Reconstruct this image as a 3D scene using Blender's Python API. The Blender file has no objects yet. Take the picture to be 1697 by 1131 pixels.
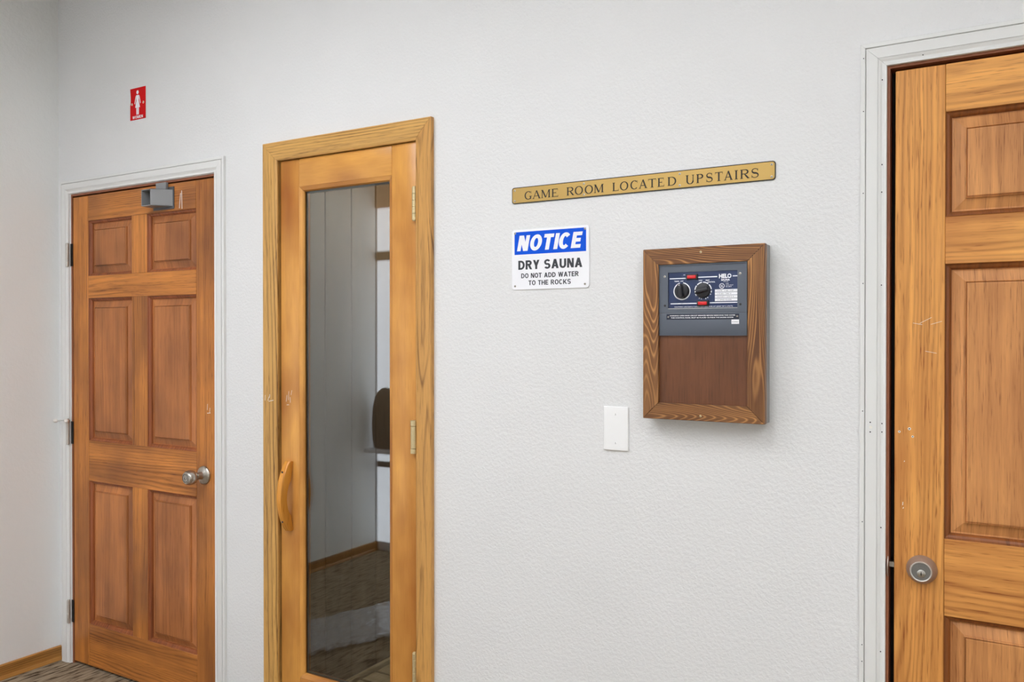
import bpy, bmesh, math, random
from math import radians, sin, cos, pi
from mathutils import Vector, noise as mnoise

S = bpy.context.scene
COL = S.collection
random.seed(7)

def srgb(r, g, b):
    f = lambda c: c / 12.92 if c <= 0.04045 else ((c + 0.055) / 1.055) ** 2.4
    return (f(r / 255), f(g / 255), f(b / 255), 1.0)

# ------------------------------------------------------------------ camera
CAM_Y, CAM_Z = -2.1328, 1.4413
cam = bpy.data.cameras.new('camera')
cam.sensor_fit = 'HORIZONTAL'; cam.sensor_width = 36.0
cam.lens = 1365.0 / 1697.0 * 36.0
cam.clip_start = 0.01
camo = bpy.data.objects.new('camera', cam); COL.objects.link(camo)
camo.location = (0, CAM_Y, CAM_Z)
camo.rotation_euler = (radians(90 - 0.40), 0, radians(30.5))
S.camera = camo

# ------------------------------------------------------------------ world, exposure
w = bpy.data.worlds.new('world'); S.world = w; w.use_nodes = True
w.node_tree.nodes['Background'].inputs[0].default_value = (0.02, 0.02, 0.02, 1)
w.node_tree.nodes['Background'].inputs[1].default_value = 1.0
S.view_settings.view_transform = 'Standard'
S.view_settings.look = 'None'
S.view_settings.gamma = 1.0
S.view_settings.use_curve_mapping = False
S.view_settings.exposure = 0.14

CEIL = 3.05
# ceiling troffers: centre x, y, size x, size y, emission strength
TROFFERS = [
    (-2.10, -1.60, 0.60, 1.20, 15.0, 'lit recessed ceiling light panel nearest the women door'),
    (-0.75, -1.60, 0.60, 1.20, 9.5, 'lit recessed ceiling light panel in front of the sauna control box'),
    (0.95, -2.60, 0.60, 1.20, 28.0, 'added unseen fill light panel in the ceiling behind the camera on the right'),  # unseen panel added to brighten the left wall
    (-1.8, -3.90, 1.20, 0.60, 22.0, 'added unseen fill light panel in the ceiling at the rear of the room'),  # unseen panel added as soft front fill
]
S.cycles.caustics_reflective = False
S.cycles.caustics_refractive = False

# ------------------------------------------------------------------ helpers
def mesh(name, verts, faces, smooth=None):
    me = bpy.data.meshes.new(name)
    me.from_pydata([tuple(v) for v in verts], [], faces)
    bm = bmesh.new(); bm.from_mesh(me)
    bmesh.ops.recalc_face_normals(bm, faces=bm.faces)
    bm.to_mesh(me); bm.free()
    if smooth is not None:
        for p in me.polygons: p.use_smooth = True
        me.set_sharp_from_angle(angle=radians(smooth))
    return me

class MB:
    """collects verts and faces of one mesh"""
    def __init__(s): s.v = []; s.f = []
    def add(s, v, f):
        o = len(s.v); s.v += [tuple(p) for p in v]; s.f += [tuple(i + o for i in q) for q in f]; return s
    def box(s, x0, x1, y0, y1, z0, z1):
        v = [(x, y, z) for z in (z0, z1) for y in (y0, y1) for x in (x0, x1)]
        return s.add(v, [(0, 2, 3, 1), (4, 5, 7, 6), (0, 1, 5, 4), (2, 6, 7, 3), (0, 4, 6, 2), (1, 3, 7, 5)])
    def lathe(s, prof, n=32, c=(0, 0, 0), a0=0.0):
        """profile of (radius, height towards -y)"""
        rows = []
        v = []
        for r, h in prof:
            rows.append(len(v))
            if r < 1e-7: v.append((c[0], c[1] - h, c[2]))
            else:
                for k in range(n):
                    a = a0 + 2 * pi * k / n
                    v.append((c[0] + r * cos(a), c[1] - h, c[2] + r * sin(a)))
        f = []
        for i in range(len(prof) - 1):
            a, b = rows[i], rows[i + 1]
            ra, rb = prof[i][0] < 1e-7, prof[i + 1][0] < 1e-7
            for k in range(n):
                k2 = (k + 1) % n
                if ra and rb: continue
                if ra: f.append((a, b + k, b + k2))
                elif rb: f.append((a + k, b, a + k2))
                else: f.append((a + k, b + k, b + k2, a + k2))
        return s.add(v, f)
    def zcyl(s, r, z0, z1, c=(0, 0), n=20, bev=0.0):
        prof = [(0, z0), (r - bev, z0), (r, z0 + bev), (r, z1 - bev), (r - bev, z1), (0, z1)]
        m = MB().lathe([(a, b) for a, b in prof], n)
        return s.add([(x + c[0], z + c[1], -y) for x, y, z in m.v], m.f)
    def tube(s, pts, r, n=10):
        pts = [Vector(p) for p in pts]; v = []; f = []
        for i, p in enumerate(pts):
            t = (pts[min(i + 1, len(pts) - 1)] - pts[max(i - 1, 0)]).normalized()
            a = t.cross(Vector((0, 0, 1)))
            if a.length < 0.05: a = t.cross(Vector((1, 0, 0)))
            a.normalize(); b = t.cross(a)
            for k in range(n):
                q = 2 * pi * k / n
                v.append(p + a * r * cos(q) + b * r * sin(q))
        for i in range(len(pts) - 1):
            for k in range(n):
                k2 = (k + 1) % n
                f.append((i * n + k, i * n + k2, (i + 1) * n + k2, (i + 1) * n + k))
        f.append(tuple(range(n))); f.append(tuple(range((len(pts) - 1) * n, len(pts) * n)))
        return s.add(v, f)
    def prism_y(s, poly, y0, y1):
        """poly of (x, z), extruded between y0 and y1"""
        n = len(poly)
        v = [(x, y0, z) for x, z in poly] + [(x, y1, z) for x, z in poly]
        f = [tuple(range(n)), tuple(range(2 * n - 1, n - 1, -1))]
        f += [(i, (i + 1) % n, n + (i + 1) % n, n + i) for i in range(n)]
        return s.add(v, f)
    def prism_x(s, poly, x0, x1):
        """poly of (y, z), extruded between x0 and x1"""
        n = len(poly)
        v = [(x0, y, z) for y, z in poly] + [(x1, y, z) for y, z in poly]
        f = [tuple(range(n)), tuple(range(2 * n - 1, n - 1, -1))]
        f += [(i, (i + 1) % n, n + (i + 1) % n, n + i) for i in range(n)]
        return s.add(v, f)
    def flat(s, poly, y):
        ar = sum(poly[i][0] * poly[(i + 1) % len(poly)][1] - poly[(i + 1) % len(poly)][0] * poly[i][1] for i in range(len(poly)))
        if ar < 0: poly = list(poly)[::-1]
        return s.add([(x, y, z) for x, z in poly], [tuple(range(len(poly)))])
    def me(s, name, smooth=None, shift=(0, 0, 0)):
        return mesh(name, [(x - shift[0], y - shift[1], z - shift[2]) for x, y, z in s.v], s.f, smooth)

def bevbox(name, sx, sy, sz, b, seg=2, smooth=40):
    """box centred on the origin with rounded edges"""
    bm = bmesh.new(); bmesh.ops.create_cube(bm, size=1.0)
    for v in bm.verts: v.co = Vector((v.co.x * sx, v.co.y * sy, v.co.z * sz))
    bmesh.ops.bevel(bm, geom=list(bm.edges), offset=b, segments=seg, affect='EDGES', profile=0.5)
    me = bpy.data.meshes.new(name); bm.to_mesh(me); bm.free()
    for p in me.polygons: p.use_smooth = True
    me.set_sharp_from_angle(angle=radians(smooth))
    return me

def wloc(o):
    p = Vector(o.location)
    while o.parent: o = o.parent; p = p + Vector(o.location)
    return p

def put(name, me, mat, loc=(0, 0, 0), parent=None, rot=None):
    """link a mesh as one object; loc is a world position"""
    o = bpy.data.objects.new(name, me)
    COL.objects.link(o)
    if mat and not me.materials: me.materials.append(mat)
    l = Vector(loc)
    if parent is not None:
        o.parent = parent; l = l - wloc(parent)
    o.location = l
    if rot: o.rotation_euler = rot
    return o

def thing(name, label, cat, loc, kind=None, group=None):
    o = bpy.data.objects.new(name, None); COL.objects.link(o)
    o.empty_display_size = 0.05
    o.location = loc
    return tag(o, label, cat, kind, group)

def tag(o, label, cat, kind=None, group=None):
    o['label'] = label; o['category'] = cat
    if kind: o['kind'] = kind
    if group: o['group'] = group
    return o

# ------------------------------------------------------------------ materials
def newmat(name):
    m = bpy.data.materials.new(name); m.use_nodes = True
    nt = m.node_tree
    return m, nt, nt.nodes['Principled BSDF']

def plain(name, col, rough=0.5, metal=0.0, spec=0.5, emit=None, coat=0.0):
    m, nt, b = newmat(name)
    b.inputs['Base Color'].default_value = col
    b.inputs['Roughness'].default_value = rough
    b.inputs['Metallic'].default_value = metal
    b.inputs['Specular IOR Level'].default_value = spec
    b.inputs['Coat Weight'].default_value = coat
    if emit:
        b.inputs['Emission Color'].default_value = emit[0]
        b.inputs['Emission Strength'].default_value = emit[1]
    return m

class NT:
    def __init__(s, nt): s.nt = nt
    def n(s, t, **kw):
        x = s.nt.nodes.new(t)
        for k, v in kw.items(): setattr(x, k, v)
        return x
    def link(s, a, b): s.nt.links.new(a, b)
    def math(s, op, a, b=None, c=None, clamp=False):
        x = s.n('ShaderNodeMath', operation=op); x.use_clamp = clamp
        for i, q in enumerate((a, b, c)):
            if q is None: continue
            if isinstance(q, (int, float)): x.inputs[i].default_value = q
            else: s.link(q, x.inputs[i])
        return x.outputs[0]
    def noise(s, vec, scale, detail=2.0, rough=0.5, dist=0.0):
        x = s.n('ShaderNodeTexNoise')
        s.link(vec, x.inputs['Vector'])
        x.inputs['Scale'].default_value = scale; x.inputs['Detail'].default_value = detail
        x.inputs['Roughness'].default_value = rough; x.inputs['Distortion'].default_value = dist
        return x.outputs['Fac']
    def comb(s, x, y, z):
        c = s.n('ShaderNodeCombineXYZ')
        for i, q in enumerate((x, y, z)):
            if isinstance(q, (int, float)): c.inputs[i].default_value = q
            else: s.link(q, c.inputs[i])
        return c.outputs[0]
    def mix(s, f, a, b, mode='MIX'):
        x = s.n('ShaderNodeMix', data_type='RGBA', blend_type=mode)
        if isinstance(f, (int, float)): x.inputs[0].default_value = f
        else: s.link(f, x.inputs[0])
        for i, q in ((6, a), (7, b)):
            if isinstance(q, tuple): x.inputs[i].default_value = q
            else: s.link(q, x.inputs[i])
        return x.outputs[2]
    def ramp(s, f, stops):
        x = s.n('ShaderNodeValToRGB')
        e = x.color_ramp.elements
        while len(e) < len(stops): e.new(0.5)
        for q, (p, c) in zip(e, stops): q.position = p; q.color = c
        s.link(f, x.inputs[0]); return x.outputs[0]

def wood(name, light, dark, axis='Z', line=100.0, wav=6.0, ncross=4.0, along=0.06, sharp=1.5, ringamt=0.5,
         fiber=0.35, blotch=0.5, stain=None, stainamt=0.0, rough=0.38, spec=0.4, bump=0.12, fscale=300.0, bscale=5.0,
         warp=2.2, bands=34.0, bandamt=0.9, pore=0.25, base=0.25):
    m, nt, b = newmat(name); T = NT(nt)
    tc = T.n('ShaderNodeTexCoord'); oi = T.n('ShaderNodeObjectInfo')
    r = oi.outputs['Random']
    off = T.comb(T.math('MULTIPLY', r, 17.3), T.math('MULTIPLY', r, 31.7), T.math('MULTIPLY', r, 53.1))
    va = T.n('ShaderNodeVectorMath', operation='ADD')
    T.link(tc.outputs['Object'], va.inputs[0]); T.link(off, va.inputs[1])
    sp = T.n('ShaderNodeSeparateXYZ'); T.link(va.outputs[0], sp.inputs[0])
    X, Y, Z = sp.outputs
    c0, al = (X, Z) if axis == 'Z' else (Z, X)
    cr = T.math('MULTIPLY_ADD', Y, 0.25, c0)
    Y = T.math('MULTIPLY', Y, 0.05)
    P = T.comb(cr, T.math('MULTIPLY', Y, 0.5), T.math('MULTIPLY', al, along))
    n1 = T.noise(P, ncross, 1.5, 0.5)
    nw = T.noise(T.comb(cr, 0.0, T.math('MULTIPLY', al, 0.10)), 24.0, 2.0)
    u = T.math('MULTIPLY_ADD', cr, line, T.math('MULTIPLY', n1, wav))
    u = T.math('MULTIPLY_ADD', nw, warp, u)
    s = T.math('MULTIPLY_ADD', T.math('SINE', T.math('MULTIPLY', u, 2 * pi)), 0.5, 0.5)
    s = T.math('POWER', s, sharp)
    nm = T.noise(T.comb(cr, Y, T.math('MULTIPLY', al, 0.12)), 13.0, 2.0)
    s = T.math('MULTIPLY', s, T.math('MULTIPLY_ADD', nm, 3.4, -1.15, clamp=True))
    # irregular streaks along the grain and short dark pores
    bd = T.noise(T.comb(cr, Y, T.math('MULTIPLY', al, 0.018)), bands, 4.0, 0.62)
    fb = T.noise(T.comb(cr, Y, T.math('MULTIPLY', al, 0.045)), fscale, 2.0, 0.6)
    pr = T.math('MULTIPLY_ADD', fb, 5.0, -2.95, clamp=True)
    bl = T.noise(T.comb(cr, Y, T.math('MULTIPLY', al, 0.35)), bscale, 3.0, 0.55)
    f = T.math('MULTIPLY', s, ringamt)
    f = T.math('ADD', f, T.math('MULTIPLY', T.math('SUBTRACT', bd, 0.5), bandamt))
    f = T.math('ADD', f, T.math('MULTIPLY', pr, pore))
    f = T.math('ADD', f, T.math('MULTIPLY', T.math('SUBTRACT', fb, 0.5), fiber))
    f = T.math('ADD', f, T.math('MULTIPLY', T.math('SUBTRACT', bl, 0.47), blotch))
    # each board its own tone
    f = T.math('ADD', f, T.math('MULTIPLY', T.math('SUBTRACT', T.math('FRACT', T.math('MULTIPLY', r, 7.77)), 0.5), 0.12))
    f = T.math('ADD', f, base, clamp=True)
    mid = tuple((a * 0.5 + c * 0.5) for a, c in zip(light, dark))
    col = T.ramp(f, [(0.0, light), (0.5, mid), (1.0, dark)])
    if stain:
        st = T.noise(T.comb(cr, Y, T.math('MULTIPLY', al, 0.5)), 3.3, 3.0, 0.6)
        st = T.math('MULTIPLY', T.math('MULTIPLY_ADD', st, 3.6, -1.55, clamp=True), stainamt)
        col = T.mix(st, col, stain)
    T.link(col, b.inputs['Base Color'])
    b.inputs['Roughness'].default_value = rough
    b.inputs['Specular IOR Level'].default_value = spec
    bp = T.n('ShaderNodeBump'); bp.inputs['Strength'].default_value = bump; bp.inputs['Distance'].default_value = 0.0008
    T.link(T.math('ADD', T.math('MULTIPLY', s, -0.6), fb), bp.inputs['Height'])
    T.link(bp.outputs[0], b.inputs['Normal'])
    return m

def wood_pair(name, **kw):
    return {a: wood(name + ('_upright' if a == 'Z' else '_level'), axis=a, **kw) for a in 'ZX'}

def plaster(name, col, scale=95.0, strength=0.32, dist=0.004, dirt=None):
    m, nt, b = newmat(name); T = NT(nt)
    tc = T.n('ShaderNodeTexCoord'); v = tc.outputs['Object']
    n1 = T.noise(v, scale, 3.0, 0.55, 0.4)
    n2 = T.noise(v, scale * 2.6, 2.0, 0.5)
    n3 = T.noise(v, 2.2, 3.0, 0.5)
    h = T.math('ADD', T.math('MULTIPLY_ADD', n1, 3.2, -1.1, clamp=True), T.math('MULTIPLY', n2, 0.35))
    bp = T.n('ShaderNodeBump'); bp.inputs['Strength'].default_value = strength; bp.inputs['Distance'].default_value = dist
    T.link(h, bp.inputs['Height']); T.link(bp.outputs[0], b.inputs['Normal'])
    c2 = tuple(q * 0.965 for q in col[:3]) + (1,)
    T.link(T.mix(T.math('MULTIPLY_ADD', n3, 2.0, -0.5, clamp=True), c2, col), b.inputs['Base Color'])
    b.inputs['Roughness'].default_value = 0.55
    b.inputs['Specular IOR Level'].default_value = 0.35
    return m

def carpet(name):
    m, nt, b = newmat(name); T = NT(nt)
    tc = T.n('ShaderNodeTexCoord'); sp = T.n('ShaderNodeSeparateXYZ'); T.link(tc.outputs['Object'], sp.inputs[0])
    X, Y, Z = sp.outputs
    st = T.noise(T.comb(X, T.math('MULTIPLY', Y, 0.13), 0.0), 78.0, 2.0, 0.6)
    fi = T.noise(tc.outputs['Object'], 420.0, 2.0)
    st = T.math('ADD', st, T.math('MULTIPLY', T.math('SUBTRACT', fi, 0.5), 0.25))
    col = T.ramp(st, [(0.37, srgb(70, 54, 40)), (0.45, srgb(136, 120, 98)), (0.62, srgb(172, 156, 132))])
    T.link(col, b.inputs['Base Color'])
    b.inputs['Roughness'].default_value = 0.95; b.inputs['Specular IOR Level'].default_value = 0.1
    bp = T.n('ShaderNodeBump'); bp.inputs['Strength'].default_value = 0.6; bp.inputs['Distance'].default_value = 0.004
    T.link(T.math('ADD', st, fi), bp.inputs['Height']); T.link(bp.outputs[0], b.inputs['Normal'])
    return m

def brushed(name, col, rough=0.32, scale=400.0):
    m, nt, b = newmat(name); T = NT(nt)
    tc = T.n('ShaderNodeTexCoord')
    n = T.noise(tc.outputs['Object'], scale, 2.0)
    T.link(T.mix(n, tuple(q * 0.8 for q in col[:3]) + (1,), col), b.inputs['Base Color'])
    b.inputs['Metallic'].default_value = 1.0
    T.link(T.math('MULTIPLY_ADD', n, 0.15, rough - 0.07), b.inputs['Roughness'])
    return m

def glassmat(name, tint=(1, 1, 1, 1)):
    m, nt, b = newmat(name)
    b.inputs['Base Color'].default_value = tint
    b.inputs['Transmission Weight'].default_value = 1.0
    b.inputs['Roughness'].default_value = 0.0
    b.inputs['IOR'].default_value = 1.52
    return m

M = {}
M['wall'] = plaster('painted_textured_wall', srgb(228, 228, 227), 110.0, 0.24, 0.004)
M['wall_l'] = plaster('lightened_smooth_wall', srgb(239, 240, 238), 60, 0.12)  # wall colour lightened to make up for weak light on the left wall
M['ceil'] = plaster('ceiling_paint', srgb(172, 169, 163), 60, 0.3)
M['trim'] = plain('white_trim_paint', srgb(226, 226, 223), 0.4, 0, 0.45)
M['carpet'] = carpet('striped_carpet')
M['fir'] = wood_pair('fir_stain', light=srgb(226, 146, 68), dark=srgb(110, 56, 20), line=85, wav=22, sharp=2.2, ringamt=0.42,
                     fiber=0.25, blotch=0.70, stain=srgb(112, 66, 38), stainamt=0.72, base=0.27, bandamt=1.15, pore=0.5)
M['fir_panel'] = wood_pair('fir_panel_stain', light=srgb(210, 136, 78), dark=srgb(108, 56, 28), line=50, wav=12, sharp=1.6, ringamt=0.14,
                           fiber=0.25, blotch=0.85, stain=srgb(100, 58, 36), stainamt=0.72, bands=26, base=0.29, bandamt=1.1, pore=0.4)
M['fir_mould'] = wood_pair('fir_mould_dark', light=srgb(178, 102, 56), dark=srgb(82, 34, 14), line=60, wav=8, ringamt=0.2, fiber=0.3, blotch=0.5, base=0.36)  # dark groove lines round the panels put into a darker, redder moulding colour
M['fir2'] = wood_pair('fir_honey', light=srgb(242, 174, 92), dark=srgb(128, 62, 20), line=70, wav=30, sharp=2.0, ringamt=0.30,
                      fiber=0.30, blotch=0.45, stain=srgb(164, 88, 40), stainamt=0.60, bands=46, bandamt=1.1, pore=0.6, base=0.24, fscale=360)
M['fir2_panel'] = wood_pair('fir_honey_panel', light=srgb(236, 168, 102), dark=srgb(112, 58, 24), line=50, wav=16, sharp=1.6, ringamt=0.16,
                            fiber=0.45, blotch=0.50, stain=srgb(142, 80, 44), stainamt=0.55, bands=48, bandamt=1.0, pore=0.45, base=0.29, fscale=380)
M['fir2_mould'] = wood_pair('fir_honey_mould', light=srgb(166, 98, 46), dark=srgb(78, 36, 14), line=60, wav=8, ringamt=0.2, fiber=0.3, blotch=0.4, base=0.36)  # darker than the door wood too, for stronger groove lines
M['jamb'] = wood_pair('jamb_redbrown', light=srgb(164, 104, 72), dark=srgb(104, 56, 38), line=80, wav=6, ringamt=0.2, fiber=0.3, blotch=0.3)
M['birch'] = wood_pair('amber_birch', light=srgb(232, 170, 86), dark=srgb(150, 82, 28), line=12, wav=6, ncross=3, along=0.12, sharp=1.0, ringamt=0.08,
                       fiber=0.22, blotch=0.60, stain=srgb(152, 84, 32), stainamt=0.85, rough=0.3, bscale=13, bump=0.05, bands=20, bandamt=0.5, pore=0.15, base=0.20)
M['oak'] = wood_pair('oak_casing', light=srgb(222, 172, 96), dark=srgb(100, 62, 26), line=50, wav=34, ncross=2.4, along=0.035, sharp=4.5, ringamt=0.62,
                     fiber=0.40, blotch=0.25, rough=0.4, warp=1.0, bands=60, bandamt=0.6, pore=0.5, base=0.20)
M['oak_flame'] = wood('oak_casing_flame', srgb(214, 160, 88), srgb(100, 60, 26), 'Z', line=5, wav=15, ncross=9.0, along=0.10, sharp=7.0, ringamt=0.75,
                      fiber=0.40, blotch=0.25, rough=0.4, warp=0.5, bands=60, bandamt=0.55, pore=0.5, base=0.20)
M['pine'] = wood_pair('dark_stained_pine', light=srgb(100, 62, 34), dark=srgb(196, 140, 82), line=14, wav=34, ncross=11, along=0.13, sharp=5.0, ringamt=0.80,
                      fiber=0.30, blotch=-0.45, bscale=12, rough=0.42, warp=0.8, bands=60, bandamt=0.6, pore=-0.25, base=0.12)
M['ply'] = wood_pair('stained_plywood', light=srgb(128, 80, 50), dark=srgb(62, 35, 20), line=10, wav=6, ringamt=0.05, fiber=0.4, blotch=1.0, bscale=14, bands=40, bandamt=0.5, base=0.32)
M['handle'] = wood_pair('handle_wood', light=srgb(238, 166, 66), dark=srgb(160, 90, 26), line=90, wav=5, ringamt=0.2, fiber=0.25, blotch=0.3, rough=0.25)
M['sauna_wood'] = wood_pair('sauna_boards', light=srgb(112, 92, 68), dark=srgb(70, 54, 38), line=70, wav=12, ringamt=0.2, fiber=0.35, blotch=0.4, rough=0.6)
M['duck'] = wood_pair('duckboard_wood', light=srgb(220, 204, 168), dark=srgb(160, 136, 102), line=80, wav=10, ringamt=0.2, fiber=0.3, blotch=0.3, rough=0.6)
M['nickel'] = brushed('satin_nickel', srgb(196, 190, 180), 0.30)
M['bronze'] = brushed('aged_nickel', srgb(178, 160, 148), 0.42); M['bronze'].node_tree.nodes['Principled BSDF'].inputs['Metallic'].default_value = 0.55
M['steel'] = brushed('zinc_steel', srgb(200, 198, 192), 0.3)
M['brass'] = brushed('brass_hinge', srgb(222, 204, 158), 0.35); M['brass'].node_tree.nodes['Principled BSDF'].inputs['Metallic'].default_value = 0.6
M['hinge'] = brushed('hinge_steel', srgb(212, 208, 200), 0.35); M['hinge'].node_tree.nodes['Principled BSDF'].inputs['Metallic'].default_value = 0.5
M['brass_plate'] = brushed('brass_plate', srgb(192, 160, 98), 0.45, 900)
M['dark'] = plain('dark_metal', srgb(28, 26, 25), 0.5)
M['black'] = plain('ink_and_gap_black', srgb(22, 18, 16), 0.6)
M['rubber'] = plain('white_rubber', srgb(232, 228, 220), 0.5)
M['grey_box'] = plain('grey_enamel', srgb(140, 141, 142), 0.35)
M['grey_dark'] = plain('dark_grey_back_plate', srgb(78, 79, 82), 0.5)  # darker grey of the catch box back plate
M['sign_white'] = plain('white_enamel', srgb(244, 244, 247), 0.3)
M['sign_blue'] = plain('sign_blue', srgb(0, 84, 216), 0.5, 0, 0.2)
M['sign_red'] = plain('sign_red', srgb(208, 0, 8), 0.5, 0, 0.2)
M['sign_ink'] = plain('sign_grey_ink', srgb(52, 54, 60), 0.5)
M['plate'] = plain('white_plastic', srgb(243, 243, 242), 0.3)
M['faceplate'] = plain('slate_faceplate', srgb(92, 98, 108), 0.38, 0.2)
M['navy'] = plain('navy_gloss', srgb(24, 44, 86), 0.12, 0.35, 0.8)
M['navy_flat'] = plain('navy_label', srgb(22, 30, 52), 0.3)
M['knob_black'] = plain('black_bakelite', srgb(34, 34, 40), 0.3)
M['lamp_red'] = plain('red_indicator', srgb(214, 24, 32), 0.2, 0, 0.6)
M['boxgrey'] = plain('grey_painted_box', srgb(150, 150, 147), 0.5)
M['glass'] = glassmat('clear_glass', (0.93, 0.96, 0.94, 1))
M['spacer'] = plain('spacer_aluminium', srgb(150, 154, 148), 0.4, 0.4)
M['filler'] = plain('white_filler', srgb(236, 232, 222), 0.7)
M['diffuser'] = None

# ------------------------------------------------------------------ room shell
XL, XR, YB, TH = -3.592, 2.10, -4.70, 0.12
# openings in the main wall (x0, x1, ztop)
OPEN = [(-3.500, -2.566, 2.058), (-2.252, -1.588, 2.092), (-0.226, 0.722, 2.078)]

wb = MB()
xs = [XL - TH] + [q for o in OPEN for q in o[:2]] + [XR + TH]
for i in range(0, len(xs), 2): wb.box(xs[i], xs[i + 1], 0, TH, 0, CEIL)
for x0, x1, zt in OPEN: wb.box(x0, x1, 0, TH, zt, CEIL)
o = put('wall_back', wb.me('wall_back'), M['wall'])
tag(o, 'pale grey textured wall holding the three wooden doors', 'wall', 'structure')
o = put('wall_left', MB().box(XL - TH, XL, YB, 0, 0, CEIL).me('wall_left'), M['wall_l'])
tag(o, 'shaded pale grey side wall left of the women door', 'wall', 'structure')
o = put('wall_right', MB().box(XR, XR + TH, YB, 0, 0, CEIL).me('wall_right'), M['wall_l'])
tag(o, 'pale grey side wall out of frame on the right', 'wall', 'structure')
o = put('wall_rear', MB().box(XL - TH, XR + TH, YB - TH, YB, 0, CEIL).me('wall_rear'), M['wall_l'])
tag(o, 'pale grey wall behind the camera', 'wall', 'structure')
o = put('floor', MB().box(XL - TH, XR + TH, YB - TH, TH, -0.1, 0).me('floor'), M['carpet'])
tag(o, 'taupe and brown striped carpet floor', 'floor', 'structure')
cm = MB()
# ceiling with recesses for the troffers
cxs = sorted({XL - TH, XR + TH} | {q for t in TROFFERS for q in (t[0] - t[2] / 2, t[0] + t[2] / 2)})
cys = sorted({YB - TH, TH} | {q for t in TROFFERS for q in (t[1] - t[3] / 2, t[1] + t[3] / 2)})
for i in range(len(cxs) - 1):
    for j in range(len(cys) - 1):
        mx, my = (cxs[i] + cxs[i + 1]) / 2, (cys[j] + cys[j + 1]) / 2
        if any(abs(mx - t[0]) < t[2] / 2 and abs(my - t[1]) < t[3] / 2 for t in TROFFERS): continue
        cm.box(cxs[i], cxs[i + 1], cys[j], cys[j + 1], CEIL, CEIL + 0.12)
o = put('ceiling', cm.me('ceiling'), M['ceil'])
tag(o, 'flat greyish painted ceiling', 'ceiling', 'structure')

for k, (tx, ty, sx, sy, es, lab) in enumerate(TROFFERS):
    t = thing('ceiling_light', lab, 'light', (tx, ty, CEIL))
    fr = MB()
    for a, b_, c, d in ((-sx / 2, sx / 2, -sy / 2, -sy / 2 + .03), (-sx / 2, sx / 2, sy / 2 - .03, sy / 2),
                        (-sx / 2, -sx / 2 + .03, -sy / 2 + .03, sy / 2 - .03), (sx / 2 - .03, sx / 2, -sy / 2 + .03, sy / 2 - .03)):
        fr.box(a, b_, c, d, -0.004, 0.10)
    put('frame', fr.me('light_frame'), M['trim'], (tx, ty, CEIL), t)
    put('housing', MB().box(-sx / 2, sx / 2, -sy / 2, sy / 2, 0.10, 0.115).me('light_housing'), M['trim'], (tx, ty, CEIL), t)
    dm = plain('lit_diffuser', (0.9, 0.9, 0.9, 1), 0.5, emit=((0.957, 0.985, 1.037, 1), es))
    put('diffuser', MB().box(-sx / 2 + .03, sx / 2 - .03, -sy / 2 + .03, sy / 2 - .03, 0.080, 0.088).me('diffuser'), dm, (tx, ty, CEIL), t)

# baseboards
def baseboard(name, poly_pts, length, loc, rz, label):
    # profile (depth, z) extruded along local z of the wood grain: build along local X then rotate
    m = MB().prism_x(poly_pts, 0, length)
    o = put(name, m.me(name), BASEMAT, loc)
    o.rotation_euler = (0, 0, rz)
    return tag(o, label, 'baseboard', 'structure')
BASEMAT = wood('oak_baseboard_level', srgb(186, 132, 66), srgb(98, 60, 24), 'X', line=90, wav=20, sharp=2.0, ringamt=0.55, fiber=0.5, blotch=0.4)
prof = [(0, 0), (0, 0.061), (-0.007, 0.061), (-0.0105, 0.056), (-0.0105, 0.016), (-0.0155, 0.012), (-0.0195, 0.004), (-0.0195, 0)]
# left wall: local +x runs along +y of the room, depth towards +x of the room
bl = MB().prism_x([(-d, z) for d, z in prof], 0, 4.6)
o = put('baseboard_left', bl.me('baseboard_left'), BASEMAT, (XL, 0.0, 0)); o.rotation_euler = (0, 0, radians(-90))
tag(o, 'low oak baseboard along the left wall with a lighter shoe strip', 'baseboard', 'structure')
for nm, x0, x1, lab in (('baseboard_back', -2.507, -2.297, 'short oak baseboard between the women door and the sauna door'),
                        ('baseboard_middle', -1.556, -0.283, 'oak baseboard under the sauna control box'),
                        ('baseboard_right', 0.779, XR, 'oak baseboard right of the six panel door with deadbolt')):
    o = put(nm, MB().prism_x(prof, 0, x1 - x0).me(nm), BASEMAT, (x0, 0, 0))
    tag(o, lab, 'baseboard', 'structure')

# ------------------------------------------------------------------ casings
def sweep(prof, pa, pb, name):
    """prof: list of (d, p); pa(d), pb(d): end points (x, z) as functions of d; closed prism"""
    n = len(prof)
    v = [(pa(d)[0], -p, pa(d)[1]) for d, p in prof] + [(pb(d)[0], -p, pb(d)[1]) for d, p in prof]
    f = [tuple(range(n)), tuple(range(2 * n - 1, n - 1, -1))]
    f += [(i, (i + 1) % n, n + (i + 1) % n, n + i) for i in range(n)]
    return v, f

def casing(root, prof, x0, x1, z1, z0, mats, part='casing', y=0.0, four=False, g=.0003):
    """three (or four) mitred boards as children of root; returns them"""
    out = []
    gb = g if four else 0
    specs = [('Z', lambda d: (x0 + d, z0 + gb + (d if four else 0)), lambda d: (x0 + d, z1 - d - g)),
             ('X', lambda d: (x0 + d + g, z1 - d), lambda d: (x1 - d - g, z1 - d)),
             ('Z', lambda d: (x1 - d, z1 - d - g), lambda d: (x1 - d, z0 + gb + (d if four else 0)))]
    if four: specs.append(('X', lambda d: (x1 - d - g, z0 + d), lambda d: (x0 + d + g, z0 + d)))
    for i, (ax, a, b_) in enumerate(specs):
        v, f = sweep(prof, a, b_, part)
        c = a(0)
        me = mesh(part, [(p[0] - c[0], p[1], p[2] - c[1]) for p in v], f)
        out.append(put(part, me, (mats.get('R', mats[ax]) if i == 2 else mats[ax]) if isinstance(mats, dict) else mats, (c[0], y, c[1]), root))
    return out

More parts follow.
